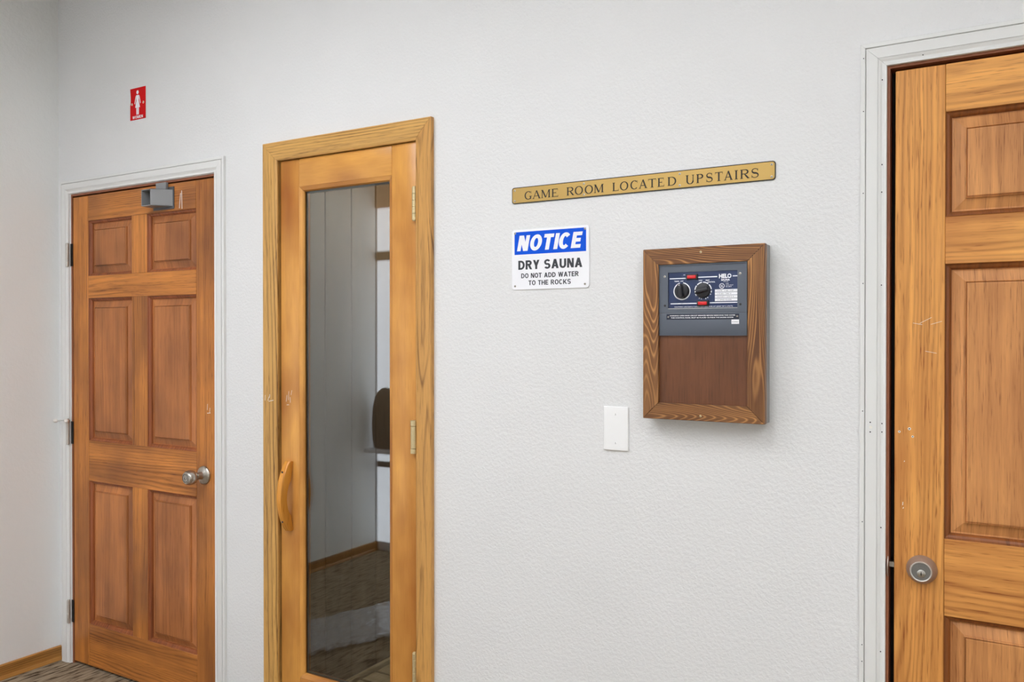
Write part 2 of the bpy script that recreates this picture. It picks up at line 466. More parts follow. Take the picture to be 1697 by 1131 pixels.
white_prof = lambda w: [(0, 0), (0, .0105), (.0015, .012), (.0095, .0125), (.0108, .0115), (.0108, .0075), (.0128, .0075), (.0132, .0125),
                        (w * .66, .0118), (w * .66, .0100), (w * .675, .0100), (w * .68, .0112), (w * .74, .0100), (w * .82, .0075),
                        (w * .90, .0070), (w * .985, .0085), (w, .0075), (w, 0)]
t1 = thing('trim_1', 'off-white painted door casing around the women restroom door', 'door casing', (-3.035, 0, 0), 'structure')
casing(t1, white_prof(.0565), -3.562, -2.509, 2.1165, 0, M['trim'])
t3 = thing('trim_3', 'off-white painted door casing around the six panel door with deadbolt', 'door casing', (0.248, 0, 0), 'structure')
casing(t3, white_prof(.0575), -0.2835, 0.7795, 2.135, 0, M['trim'])
oak_prof = [(0, 0), (0, .0145), (.002, .016), (.045, .0155), (.058, .0125), (.0655, .0085), (.0665, .007), (.0665, 0)]
t2 = thing('trim_2', 'mitred honey oak casing around the glazed sauna door', 'door casing', (-1.926, 0, 0), 'structure')
casing(t2, oak_prof, -2.297, -1.5445, 2.134, 0, dict(M['oak'], R=M['oak_flame']), g=.0006)

# jambs and stops (parts of the casing)
def jamb(root, x0, x1, zt, th, mats, depth=TH, stop=None):
    for (a, b_, c, d, ax) in ((x0, x0 + th, 0, zt - th, 'Z'), (x1 - th, x1, 0, zt - th, 'Z'), (x0, x1, zt - th, zt, 'X')):
        l = (a, 0.0, c)
        put('jamb', MB().box(0, b_ - a, 0.0005, depth, 0, d - c).me('jamb'), mats[ax], l, root)
    st = 0.012
    for (a, b_, c, d, ax) in ((x0 + th, x0 + th + st, 0, zt - th - st, 'Z'), (x1 - th - st, x1 - th, 0, zt - th - st, 'Z'), (x0 + th, x1 - th, zt - th - st, zt - th, 'X')):
        put('stop', MB().box(0, b_ - a, 0.046, 0.08, 0, d - c).me('stop'), stop or mats[ax], (a, 0.0, c), root)
jamb(t1, OPEN[0][0], OPEN[0][1], OPEN[0][2], 0.0085, M['jamb'])
jamb(t2, OPEN[1][0], OPEN[1][1], OPEN[1][2], 0.0185, M['oak'])
jamb(t3, OPEN[2][0], OPEN[2][1], OPEN[2][2], 0.0062, M['jamb'], stop=M['black'])  # stops coloured black to stand in for the shade in the door gap

# nail holes in the right casing, filler spots
def dot(name, x, z, y, r, mat, root, h=0.0006):
    put(name, MB().lathe([(0, h), (r, h), (r, 0)], 10).me(name), mat, (x, y, z), root)
for (x, z) in ((-.2815, 2.101), (-.2815, 1.975), (-.2815, 1.78), (-.2815, 1.565), (-.2815, 1.26), (-.2815, .995), (-.2815, .70), (-.2815, .66),
               ):
    dot('nail_hole', x + .005, z, -.0123, .0013, M['dark'], t3)
for (x, z) in ((-.236, 2.045), (-.236, 1.845), (-.2365, 1.78), (-.2365, 1.56), (-.2345, 1.232), (-.2345, 1.212), (-.236, .985), (-.236, .69)):
    dot('nail_hole', x, z, -.0085, .0015, M['dark'], t3)
for (x, z) in ((-.2595, 1.234), (-.2595, 1.211)): dot('nail_hole', x, z, -.0121, .0016, M['dark'], t3)
dot('filler_spot', -.2585, 1.2225, -.0121, .0035, M['filler'], t3)
for (x, z) in ((-.15, 2.089), (.1, 2.089)): dot('nail_hole', x, z, -.0085, .0013, M['dark'], t3)

# ------------------------------------------------------------------ six panel doors
def rings(name, x0, x1, z0, z1, prof, cap=True, smooth=None):
    """nested rectangles: prof (inset, y). Local to the rectangle centre"""
    cx, cz = (x0 + x1) / 2, (z0 + z1) / 2
    hx, hz = (x1 - x0) / 2, (z1 - z0) / 2
    v = []; f = []
    for d, y in prof:
        v += [(-hx + d, y, -hz + d), (hx - d, y, -hz + d), (hx - d, y, hz - d), (-hx + d, y, hz - d)]
    for i in range(len(prof) - 1):
        for k in range(4):
            f.append((i * 4 + k, i * 4 + (k + 1) % 4, i * 4 + 4 + (k + 1) % 4, i * 4 + 4 + k))
    if cap:
        n = (len(prof) - 1) * 4
        f.append((n, n + 1, n + 2, n + 3))
    return mesh(name, v, f, smooth)

DT = 0.040
def panel_door(name, label, x0, z0, z1, sx, mats, y=0.002):
    """x0: left edge; sx: list of x edges relative to x0: stile, mullion l, mullion r, stile, width"""
    s1, m0, m1, s2, wd = sx
    root = thing(name, label, 'door', (x0 + wd / 2, y, z0), 'structure')
    Zs = mats['zs']      # z edges from top: panel tops and bottoms
    st, pa, mo = mats['frame'], mats['panel'], mats['mould']
    def piece(nm, a, b_, c, d, ax, e=.0008):
        me = bevbox(nm, b_ - a - .0004, DT, d - c - .0004, e, 1)
        put(nm, me, st[ax], (x0 + (a + b_) / 2, y + DT / 2, (c + d) / 2), root)
    piece('stile', 0, s1, z0, z1, 'Z', .0015); piece('stile', s2, wd, z0, z1, 'Z', .0015)
    (t0, b0), (t1_, b1), (t2_, b2) = Zs
    for c, d in ((t0, z1), (t1_, b0), (t2_, b1), (z0, b2)): piece('rail', s1, s2, c, d, 'X')
    for t_, b_ in Zs: piece('mullion', m0, m1, b_, t_, 'Z')
    mp = [(0, 0.0005), (.0020, .0022), (.0028, .0050), (.0050, .0060), (.0080, .0075), (.0108, .0105), (.0125, .0140), (.0128, .0185), (.0170, .0185)]
    pp = [(.0120, .0165), (.0160, .0170), (.0400, .0090), (.0403, .0034), (.0420, .0018), (.0432, .0052), (.0441, .0052), (.0447, .0018), (.0480, .0014)]
    for t_, b_ in Zs:
        for a, c in ((s1, m0), (m1, s2)):
            ctr = (x0 + (a + c) / 2, y, (t_ + b_) / 2)
            p = put('panel', rings('panel', a, c, b_, t_, pp), pa['Z'], ctr, root)
            # moulding as four mitred lengths in one frame
            put('moulding', rings('moulding', a, c, b_, t_, mp, cap=False), mo['Z'], ctr, p)
            put('panel_back', MB().box(-(c - a) / 2 - .004, (c - a) / 2 + .004, .0195, .028, -(t_ - b_) / 2 - .004, (t_ - b_) / 2 + .004).me('panel_back'), pa['Z'], ctr, p)
    return root

door1 = panel_door('door_1', 'reddish brown six panel wooden door under the red women sign', -3.4875, 0.012, 2.0435,
                   (.1095, .408, .507, .806, .9135),
                   dict(zs=[(1.935, 1.697), (1.601, .987), (.813, .194)], frame=M['fir'], panel=M['fir_panel'], mould=M['fir_mould']))
door3 = panel_door('door_3', 'honey brown panelled wooden door with round deadbolt at the right edge', -0.2085, 0.012, 2.0635,
                   (.105, .405, .509, .809, .914),
                   dict(zs=[(1.954, 1.713), (1.605, .973), (.795, .20)], frame=M['fir2'], panel=M['fir2_panel'], mould=M['fir2_mould']))

# women door hardware ----------------------------------------------------------
def hinge_mesh(h, r, mat_name):
    m = MB(); n = 5; g = 0.0008
    for k in range(n):
        m.zcyl(r, -h / 2 + h * k / n + g / 2, -h / 2 + h * (k + 1) / n - g / 2, n=14, bev=.0006)
    m.zcyl(r * .75, -h / 2 - .003, h / 2 + .003, n=12, bev=.0008)
    return m.me(mat_name, 40)
hm1 = hinge_mesh(.098, .0075, 'hinge_knuckle')
leaf1 = MB().box(-.002, .012, .0030, .0055, -.049, .049).me('hinge_leaf')
for z in (1.793, 1.014, .229):
    h = put('hinge', hm1, M['hinge'], (-3.5065, -.0140, z), door1)
    put('leaf', leaf1, M['dark'], (-3.5005, -.0045, z), h)
# hinge pin door stop on the middle hinge: its own arm, threaded rod and two bumpers
hs = thing('hinge_pin_stop', 'small metal hinge pin door stop with white rubber tips', 'door stop', (-3.5065, -.0140, 1.068))
hs.location = (-3.5065, -.0140, 1.066)
put('bracket', MB().zcyl(.0095, 0, .004, n=16, bev=.0006).zcyl(.005, .004, .010, n=12, bev=.001).me('stop_bracket', 40), M['steel'], (-3.5065, -.0140, 1.066), hs)
base = Vector((-3.5065, -.0140, 1.069))
d1 = Vector((-.50, -.86, 0)).normalized(); d2 = Vector((.62, -.55, 0)).normalized()
rod = put('rod', MB().tube([Vector((0, 0, 0)), d1 * .042], .0028, 10).me('rod', 40), M['steel'], base, hs)
def bumper(d, l0, l1, r):
    pts = []
    m = MB()
    n = 14; a = d.cross(Vector((0, 0, 1))); u = Vector((0, 0, 1)); v = []; f = []
    prof_ = [(r * .6, l0), (r * .95, l0 + .002), (r, (l0 + l1) / 2), (r * .8, l1 - .002), (r * .4, l1)]
    for rr, l in prof_:
        for k in range(n):
            q = 2 * pi * k / n; v.append(d * l + a * rr * cos(q) + u * rr * sin(q))
    for i in range(len(prof_) - 1):
        for k in range(n): f.append((i * n + k, i * n + (k + 1) % n, (i + 1) * n + (k + 1) % n, (i + 1) * n + k))
    f.append(tuple(range(n))); f.append(tuple(range((len(prof_) - 1) * n, len(prof_) * n)))
    return m.add(v, f).me('bumper', 50)
put('bumper', bumper(d1, .040, .056, .0085), M['rubber'], base, hs)
put('arm', MB().tube([Vector((0, 0, 0)), d2 * .022], .0035, 10).me('arm', 40), M['steel'], base, hs)
put('bumper', bumper(d2, .020, .036, .0095), M['rubber'], base, hs)

kn = put('knob', MB().lathe([(.0, .088), (.010, .0885), (.0175, .087), (.0185, .0845), (.0225, .083), (.0265, .077), (.0285, .068), (.0275, .058), (.0235, .049),
                             (.0165, .043), (.0135, .039), (.0125, .028), (.0135, .018), (.016, .012)], 40).me('knob_ball', 35),
         M['nickel'], (-2.6365, .002, .901), door1)
put('rose', MB().lathe([(.012, .016), (.018, .0135), (.030, .009), (.0345, .006), (.0355, .003), (.0355, 0)], 40).me('rose', 40), M['nickel'], (-2.6365, .002, .901), kn)
put('key_cylinder', MB().lathe([(0, .0905), (.0068, .0905), (.0075, .0895), (.0078, .087)], 24).me('key_cylinder', 40), M['steel'], (-2.6365, .002, .901), kn)
put('keyhole', MB().box(-.0009, .0009, -.0912, -.0900, -.004, .004).me('keyhole'), M['dark'], (-2.6365, .002, .901), kn)
put('groove_ring', MB().lathe([(.0135, .0882), (.0145, .0890), (.0155, .0880)], 32).me('groove_ring', 40), M['dark'], (-2.6365, .002, .901), kn)
put('latch_plate', MB().box(-.0022, .0002, .003, .028, -.028, .028).me('latch_plate'), M['steel'], (-2.5730, 0, .901), door1)

# grey catch box at the top of the women door
ac = thing('door_catch', 'small grey metal catch box at the top of the women door', 'door catch', (-2.93, 0.0, 1.945))
def catch():
    # wedge housing: open front at the left, right side slopes back to the door
    m = MB()
    x0, x1, xf0, xf1 = -2.942, -2.806, -2.938, -2.866     # back plate span, front span
    zt, zb, yf = 2.019, 1.953, -.058
    bt, bb = 2.030, 1.946
    return x0, x1, xf0, xf1, zt, zb, yf, bt, bb
x0, x1, xf0, xf1, zt, zb, yf, bt, bb = catch()
th = .003
# back plate
put('back_plate', bevbox('back_plate', .128, .003, .088, .001), M['grey_dark'], (-2.872, .0003, 1.987), ac)
# housing walls: top, bottom, right sloped side, left thin side, inner back
hv = MB()
def slab(poly_top, z0_, z1_): hv.add([(x, y, z0_) for x, y in poly_top] + [(x, y, z1_) for x, y in poly_top],
    [(0, 1, 2, 3), (7, 6, 5, 4), (0, 4, 5, 1), (1, 5, 6, 2), (2, 6, 7, 3), (3, 7, 4, 0)])
foot = [(-2.931, -.001), (-2.931, yf), (-2.872, yf), (-2.815, -.001)]
slab(foot, zb, zb + th); slab(foot, zt - th, zt)
slab([(-2.931, -.001), (-2.931, yf), (-2.928, yf), (-2.928, -.001)], zb, zt)
slab([(-2.876, yf), (-2.872, yf), (-2.815, -.001), (-2.819, -.001)], zb, zt)
put('housing', hv.me('catch_housing'), M['grey_box'], (0, 0, 0), ac)
put('cavity', bevbox('cavity', .094, .004, .058, .001), M['dark'], (-2.876, -.0040, 1.986), ac)
put('inner_block', bevbox('inner_block', .026, .030, .056, .002), M['dark'], (-2.874, -.022, 1.986), ac)
for xx in (-2.916, -2.889):
    put('screw', MB().lathe([(0, .005), (.004, .0045), (.0055, .002), (.0055, 0)], 14).me('catch_screw', 40), M['steel'], (xx, -.003 - (.026 if xx > -2.9 else 0), 1.990), ac)
put('clip', bevbox('clip', .062, .012, .030, .0015), M['grey_box'], (-2.872, -.0075, 2.034), ac)

# right door hardware ----------------------------------------------------------
DBX, DBZ = -.1495, .8955
db = put('deadbolt', MB().lathe([(.0222, .0235), (.0228, .0245), (.0238, .0240), (.0262, .0195), (.0298, .0120), (.0322, .0055), (.0330, .0020), (.0330, 0)], 48).me('deadbolt_rose', 35),
         M['bronze'], (DBX, .002, DBZ), door3)
put('ring', MB().lathe([(.0195, .0232), (.0203, .0252), (.0218, .0258), (.0230, .0243)], 48).me('deadbolt_ring', 60), M['hinge'], (DBX, .002, DBZ), db)
put('face', MB().lathe([(0, .0234), (.0200, .0234), (.0203, .0225)], 40).me('deadbolt_face', 40), plain('zinc_face', srgb(128, 126, 122), .45, .6), (DBX, .002, DBZ), db)
put('key_cylinder', MB().lathe([(0, .0252), (.0082, .0252), (.0090, .0246), (.0092, .0232)], 32).me('bolt_cylinder', 40), M['steel'], (DBX + .0005, .002, DBZ - .0045), db)
put('keyway', MB().box(-.0007, .0007, -.0256, -.0248, -.0050, .0050).box(-.0016, .0016, -.02565, -.0248, -.0014, .0012).me('keyway'), M['dark'], (DBX + .0005, .002, DBZ - .0045), db)
# strike plate bowed out of the jamb, and the bolt
put('strike_plate', MB().prism_x([(.004 - .016 * sin(pi * k / 12), -.028 + .056 * k / 12) for k in range(13)] + [(.012, .028), (.012, -.028)], 0, .0022).me('strike_plate', 30),
    M['bronze'], (-.2225, 0.0, .893), t3)
put('bolt', MB().box(-.012, .004, .012, .028, -.006, .006).me('bolt'), M['steel'], (-.2085, 0, .896), db)
# old screw holes with splintered pale rims
for (x, z, r) in ((-.198, 1.214, .0028), (-.1765, 1.222, .0034), (-.1695, 1.204, .0028)):
    hm = put('screw_hole', MB().lathe([(r * .45, .0002), (r * .6, .0006), (r, .0002)], 12).me('hole_rim'), M['filler'], (x, .002, z), door3)
    put('hole', MB().lathe([(0, .0002), (r * .5, .0002)], 10).me('hole'), M['dark'], (x, .002, z), hm)

# ------------------------------------------------------------------ sauna door
SX0, SX1, SZ0, SZ1 = -2.2235, -1.6170, .020, 2.0665
s1, s2, zr0, zr1 = -2.1335, -1.7165, .222, 1.9675
door2 = thing('door_2', 'narrow amber wooden sauna door with a tall glass pane', 'door', ((SX0 + SX1) / 2, .002, SZ0), 'structure')
def dpiece(nm, a, b_, c, d, ax):
    put(nm, bevbox(nm, b_ - a - .0005, .042, d - c - .0005, .0018, 2), M['birch'][ax], ((a + b_) / 2, .002 + .021, (c + d) / 2), door2)
dpiece('stile', SX0, s1, SZ0, SZ1, 'Z'); dpiece('stile', s2, SX1, SZ0, SZ1, 'Z')
dpiece('rail', s1, s2, zr1, SZ1, 'X'); dpiece('rail', s1, s2, SZ0, zr0, 'X')
bead_prof = [(0, -.0005), (.0015, -.0005), (.0125, -.0050), (.0165, -.0105), (.0165, -.0160), (0, -.0160)]
casing(door2, bead_prof, s1, s2, zr1, zr0, M['birch'], 'glazing_bead', .002, four=True)
bead_b = [(0, -.0300), (.0165, -.0300), (.0165, -.0400), (0, -.0400)]
casing(door2, bead_b, s1, s2, zr1, zr0, M['birch'], 'rear_bead', .002, four=True)
gx, gz = (s1 + s2) / 2, (zr0 + zr1) / 2
gw, gh = s2 - s1, zr1 - zr0
put('glass_pane', MB().box(-gw / 2, gw / 2, 0, .003, -gh / 2, gh / 2).me('front_pane'), M['glass'], (gx, .0185, gz), door2)
p2 = put('glass_pane', MB().box(-gw / 2, gw / 2, 0, .003, -gh / 2, gh / 2).me('rear_pane'), M['glass'], (gx, .0275, gz), door2)
p2.rotation_euler = (radians(-.10), 0, radians(.16))
casing(door2, [(.016, -.0215), (.0225, -.0215), (.0225, -.0260), (.016, -.0260)], s1, s2, zr1, zr0, M['spacer'], 'spacer_bar', .0005, four=True)

hm2 = hinge_mesh(.106, .0075, 'brass_knuckle')
for z in (1.8645, .362):
    h = put('hinge', hm2, M['brass'], (-1.6165, -.0080, z), door2)
    put('leaf', MB().box(-.001, .010, .0015, .0065, -.053, .053).me('brass_leaf'), M['dark'], (-1.6165, -.0055, z), h)
sp = put('spring_hinge', MB().zcyl(.0098, -.036, .034, n=18, bev=.0006).me('spring_barrel', 40), M['brass'], (-1.6175, -.0105, 1.1135), door2)
put('barrel_cap', MB().zcyl(.0105, .0355, .0535, n=18, bev=.001).zcyl(.0105, -.0535, -.0375, n=18, bev=.001).me('barrel_cap', 40), M['brass'], (-1.6175, -.0105, 1.1135), sp)

# curved wooden pull handle
def handle():
    outer = []; inner = []
    n = 22
    z0, z1, zc = .7435, .9925, .868
    for k in range(n + 1):
        t = k / n; z = z1 + (z0 - z1) * t
        outer.append((-.014 - .043 * (sin(pi * t) ** .75), z))
    for k in range(n + 1):
        t = k / n; z = .930 + (.793 - .930) * t
        inner.append((-.0285 * (sin(pi * t) ** .55), z))
    poly = [(0.0015, z1 - .003)] + outer + [(0.0015, z0 + .003)] + [(0.0015, .793)] + inner[::-1] + [(0.0015, .930)]
    return poly, outer, inner
poly, outer, inner = handle()
hd = MB()
hx0, hx1 = -2.1905, -2.1645
# side quads so that the section stays clean: pair outer and inner samples
n = len(outer)
ring = []
for k in range(n):
    t = k / (n - 1)
    yo, zo = outer[k]
    zi = .930 + (.793 - .930) * t
    yi = inner[k][0] if 0 < k < n - 1 else .0015
    bv = .004
    ring.append([(hx0, yi, zi), (hx0, yo + bv, zo), (hx0 + bv, yo, zo), (hx1 - bv, yo, zo), (hx1, yo + bv, zo), (hx1, yi, zi)])
# feet: extra end sections lying on the door
top = [(hx0, .0015, .9905), (hx0, -.010, .9925), (hx0 + .004, -.014, .9925), (hx1 - .004, -.014, .9925), (hx1, -.010, .9925), (hx1, .0015, .9905)]
bot = [(x, y, 1.736 - z) for x, y, z in top]
secs = [top] + ring[1:-1] + [bot]
# inner side of the foot sections follows the door face
for s_ in (1,):
    pass
v = [p for r_ in secs for p in r_]; f = []
for i in range(len(secs) - 1):
    for k in range(6):
        f.append((i * 6 + k, i * 6 + (k + 1) % 6, (i + 1) * 6 + (k + 1) % 6, (i + 1) * 6 + k))
f.append(tuple(range(6))); f.append(tuple(range((len(secs) - 1) * 6, len(secs) * 6)))
hobj = put('pull_handle', mesh('pull_handle', [(x + 2.1775, y, z - .868) for x, y, z in v], f, 50), M['handle']['Z'], (-2.1775, .0005, .868), door2)
for zz, yy in ((.956, -.0375), (.780, -.0375)):
    s_ = put('handle_screw', MB().lathe([(0, .001), (.0030, .0012), (.0042, 0)], 12).me('handle_screw'), M['dark'], (-2.1775, yy, zz), hobj)

# ------------------------------------------------------------------ sauna room behind the glass
sx0, sx1, sy1, szt = -2.262, -0.75, 1.55, 2.15
sw = thing('wall_sauna', 'dark board lined sauna room seen through the glass door', 'sauna room', ((sx0 + sx1) / 2, TH, 0), 'structure')
bw = .1520
def boards_y(x, flip):
    y = TH + .001; k = 0
    me = bevbox('sauna_board', .014, bw - .001, szt, .003, 1)
    while y + bw <= sy1 + .02:
        put('board', me, M['sauna_wood']['Z'], (x + (-.007 if flip else .007), y + bw / 2, szt / 2 + .001), sw); y += bw
boards_y(sx0, True); boards_y(sx1, False)
meb = bevbox('sauna_rear_board', bw - .001, .014, szt, .003, 1)
x = sx0 + .001
while x + bw <= sx1:
    put('board', meb, M['sauna_wood']['Z'], (x + bw / 2, sy1 + .03, szt / 2 + .001), sw); x += bw
put('sauna_ceiling', MB().box(sx0 - .02, sx1 + .02, TH, sy1 + .04, szt, szt + .02).me('sauna_ceiling'), M['sauna_wood']['X'], (0, 0, 0), sw)
put('sauna_floor', MB().box(sx0 - .02, sx1 + .02, TH, sy1 + .04, -.03, -.001).me('sauna_floor'), plain('sauna_floor_grey', srgb(90, 84, 76), .7), (0, 0, 0), sw)
put('base_rail', bevbox('base_rail', .020, 1.38, .045, .003), M['duck']['X'], (-2.247, TH + .70, .030), sw)
dk = thing('duckboard', 'pale slatted wooden duckboard on the sauna floor', 'duckboard', (-1.6, .75, 0))
ms = bevbox('slat', 1.28, .082, .018, .003, 1)
y = .185
while y < 1.40:
    put('slat', ms, M['duck']['X'], (-1.572, y, .041), dk); y += .094
mbt = bevbox('batten', .04, 1.26, .030, .002, 1)
for x in (-2.05, -1.10): put('batten', mbt, M['duck']['X'], (x, .77, .0165), dk)
# unseen lamp added on the sauna ceiling to light the boards and floor
sl = thing('sauna_fill_lamp', 'small unseen lamp added on the ceiling to light the dark sauna', 'lamp', (-1.75, .70, szt))
def turn(m):  # lathe towards -y turned to face down
    return MB().add([(x, z, y) for x, y, z in m.v], m.f)
put('lamp_base', turn(MB().lathe([(.075, 0), (.075, .02), (.060, .028), (0, .028)], 24)).me('lamp_base', 40), M['grey_box'], (-1.75, .70, szt - .0005), sl)
put('lamp_globe', turn(MB().lathe([(.058, .028), (.056, .05), (.040, .075), (.018, .086), (0, .088)], 24)).me('lamp_globe', 60),
    plain('lamp_glow', (0.9, .8, .6, 1), .4, emit=((1.0, .90, .76, 1), 150.0)), (-1.75, .70, szt - .0005), sl)

# ------------------------------------------------------------------ lettering helpers
def text_mesh(body, x0, x1, z0, z1, name='lettering', bold=0.0, shear=0.0):
    """print fitted to a rectangle of the local xz plane"""
    cu = bpy.data.curves.new('tmp', 'FONT'); cu.body = body; cu.offset = bold; cu.shear = shear
    cu.resolution_u = 3
    ob = bpy.data.objects.new('tmp', cu); COL.objects.link(ob)
    dg = bpy.context.evaluated_depsgraph_get()
    me = bpy.data.meshes.new_from_object(ob.evaluated_get(dg))
    bpy.data.objects.remove(ob); bpy.data.curves.remove(cu)
    xs_ = [v.co.x for v in me.vertices]; ys_ = [v.co.y for v in me.vertices]
    a, b_, c, d = min(xs_), max(xs_), min(ys_), max(ys_)
    for v in me.vertices:
        v.co = Vector((x0 + (v.co.x - a) / (b_ - a) * (x1 - x0), 0, z0 + (v.co.y - c) / (d - c) * (z1 - z0)))
    me.materials.clear(); me.name = name
    return me

def screw(parent, x, y, z, r, mat, name='screw'):
    s_ = put(name, MB().lathe([(0, .0012), (r * .6, .0012), (r, .0004), (r, 0)], 14).me('screw_head', 40), mat, (x, y, z), parent)
    a = random.uniform(0, pi)
    c, q = cos(a), sin(a); l, w_ = r * .75, r * .16
    poly_ = [(l * c - w_ * q, l * q + w_ * c), (l * c + w_ * q, l * q - w_ * c), (-l * c + w_ * q, -l * q - w_ * c), (-l * c - w_ * q, -l * q + w_ * c)]
    put('slot', MB().flat(poly_, -.00135).me('screw_slot'), M['dark'], (x, y, z), s_)

def round_rect(x0, x1, z0, z1, r, n=6):
    p = []
    for cx, cz, a0 in ((x1 - r, z1 - r, 0), (x0 + r, z1 - r, pi / 2), (x0 + r, z0 + r, pi), (x1 - r, z0 + r, 1.5 * pi)):
        for k in range(n + 1):
            a = a0 + pi / 2 * k / n; p.append((cx + r * cos(a), cz + r * sin(a)))
    return p

def serif_glyph(ch, w):
    """serif capital of cap height 1 and width w as a list of polygons"""
    T_, t, s = .17, .078, .062
    P = []
    R = lambda a, b_, c, d: P.append([(a, b_), (c, b_), (c, d), (a, d)])
    def foot_(c, z, hw=.16): R(c - hw, z, c + hw, z + s)
    def stem(c, th=T_, z0=0.0, z1=1.0): R(c - th / 2, z0, c + th / 2, z1)
    def stroke(pts, ws):
        for i in range(len(pts) - 1):
            (ax, az), (bx, bz) = pts[i], pts[i + 1]
            def nrm(k):
                p0, p1 = pts[max(k - 1, 0)], pts[min(k + 1, len(pts) - 1)]
                dx, dz = p1[0] - p0[0], p1[1] - p0[1]; l = math.hypot(dx, dz); return -dz / l, dx / l
            n0, n1 = nrm(i), nrm(i + 1); h0, h1 = ws[i] / 2, ws[i + 1] / 2
            P.append([(ax + n0[0] * h0, az + n0[1] * h0), (bx + n1[0] * h1, bz + n1[1] * h1), (bx - n1[0] * h1, bz - n1[1] * h1), (ax - n0[0] * h0, az - n0[1] * h0)])
    def arc(cx, cz, rx, ry, a0, a1, n=20):
        pts = []; ws = []
        for k in range(n + 1):
            a = radians(a0 + (a1 - a0) * k / n)
            pts.append((cx + rx * cos(a), cz + ry * sin(a))); ws.append(t + (T_ - t) * abs(cos(a)) ** 1.3)
        stroke(pts, ws)
    L = .17
    if ch == 'I': stem(w / 2); foot_(w / 2, 0, .18); foot_(w / 2, 1 - s, .18)
    elif ch == 'L':
        stem(L); foot_(L, 0); foot_(L, 1 - s); R(L, 0, w, t); P.append([(w - .05, 0), (w, 0), (w, .26), (w - .03, .26)])
    elif ch == 'E':
        stem(L); foot_(L, 0); foot_(L, 1 - s); R(L, 0, w, t); R(L, 1 - t, w * .93, 1); R(L, .5 - t / 2, w * .68, .5 + t / 2)
        P.append([(w - .05, 0), (w, 0), (w, .25), (w - .03, .25)]); P.append([(w * .93 - .05, 1), (w * .93, 1), (w * .93, .77), (w * .93 - .03, .77)])
        R(w * .68 - .04, .40, w * .68, .60)
    elif ch == 'T':
        stem(w / 2); foot_(w / 2, 0, .18); R(0, 1 - t, w, 1)
        P.append([(0, 1), (.05, 1), (.03, .75), (0, .75)]); P.append([(w, 1), (w - .05, 1), (w - .03, .75), (w, .75)])
    elif ch == 'D':
        stem(L); R(L - .15, 0, .45 * w, t); R(L - .15, 1 - t, .45 * w, 1); arc(.45 * w, .5, .55 * w - T_ / 2, .5 - t / 2, -90, 90)
    elif ch in 'PR':
        stem(L); foot_(L, 0); R(L - .15, 1 - t, .5 * w, 1); R(L, .47, .5 * w, .47 + t)
        cz = (1 - t / 2 + .47 + t / 2) / 2
        arc(.5 * w, cz, (.45 if ch == 'P' else .34) * w - T_ / 2 + .04, (1 - t - .47) / 2, -90, 90)
        if ch == 'R': stroke([(.46 * w, .5), (.62 * w, .30), (.86 * w, .02)], [.08, T_, T_]); R(.78 * w, 0, w, s)
    elif ch == 'O': arc(w / 2, .5, w / 2 - T_ / 2, .52 - t / 2, 0, 360, 40)
    elif ch in 'CG':
        arc(w / 2 + .02, .5, w / 2 - T_ / 2, .52 - t / 2, 48, 315, 32)
        R(w * .86, .70, w * .91, 1.0)
        if ch == 'G': stem(w * .82, T_, .04, .42); R(w * .82 - .2, .42 - s, w, .42)
    elif ch == 'A':
        stroke([(.13, .02), (w / 2, 1.0)], [t + .01, t + .01]); stroke([(w / 2 - .01, 1.02), (w - .14, .02)], [T_, T_])
        R(.27 * w, .30, .74 * w, .30 + t); foot_(.13, 0, .13); foot_(w - .14, 0, .16)
    elif ch == 'M':
        stem(.14, t + .015); stem(w - .17); stroke([(.16, 1), (w / 2, .05)], [T_, T_]); stroke([(w / 2, .05), (w - .2, 1)], [t, t])
        foot_(.14, 0, .13); foot_(w - .17, 0, .16); R(.0, 1 - s, .2, 1); R(w - .25, 1 - s, w, 1)
    elif ch == 'U':
        stem(.18, T_, .32, 1); stem(w - .14, t + .01, .32, 1); foot_(.18, 1 - s, .17); foot_(w - .14, 1 - s, .13)
        a, b_ = .18, w - .14
        arc((a + b_) / 2, .34, (b_ - a) / 2, .34, 180, 360, 16)
    elif ch == 'S':
        pts = []; ws = []
        for k in range(25):
            q = k / 24
            if q < .5: a = radians(25 + 245 * q * 2); pts.append((w * .48 + w * .36 * cos(a), .745 + .235 * sin(a)))
            else: a = radians(90 - 245 * (q - .5) * 2); pts.append((w * .48 + w * .40 * cos(a), .265 + .245 * sin(a)))
            ws.append(t + (T_ + .02 - t) * max(0, 1 - abs(q - .5) * 3.2))
        stroke(pts, ws); R(w * .80, .70, w * .86, .98); R(w * .06, .02, w * .12, .32)
    return P


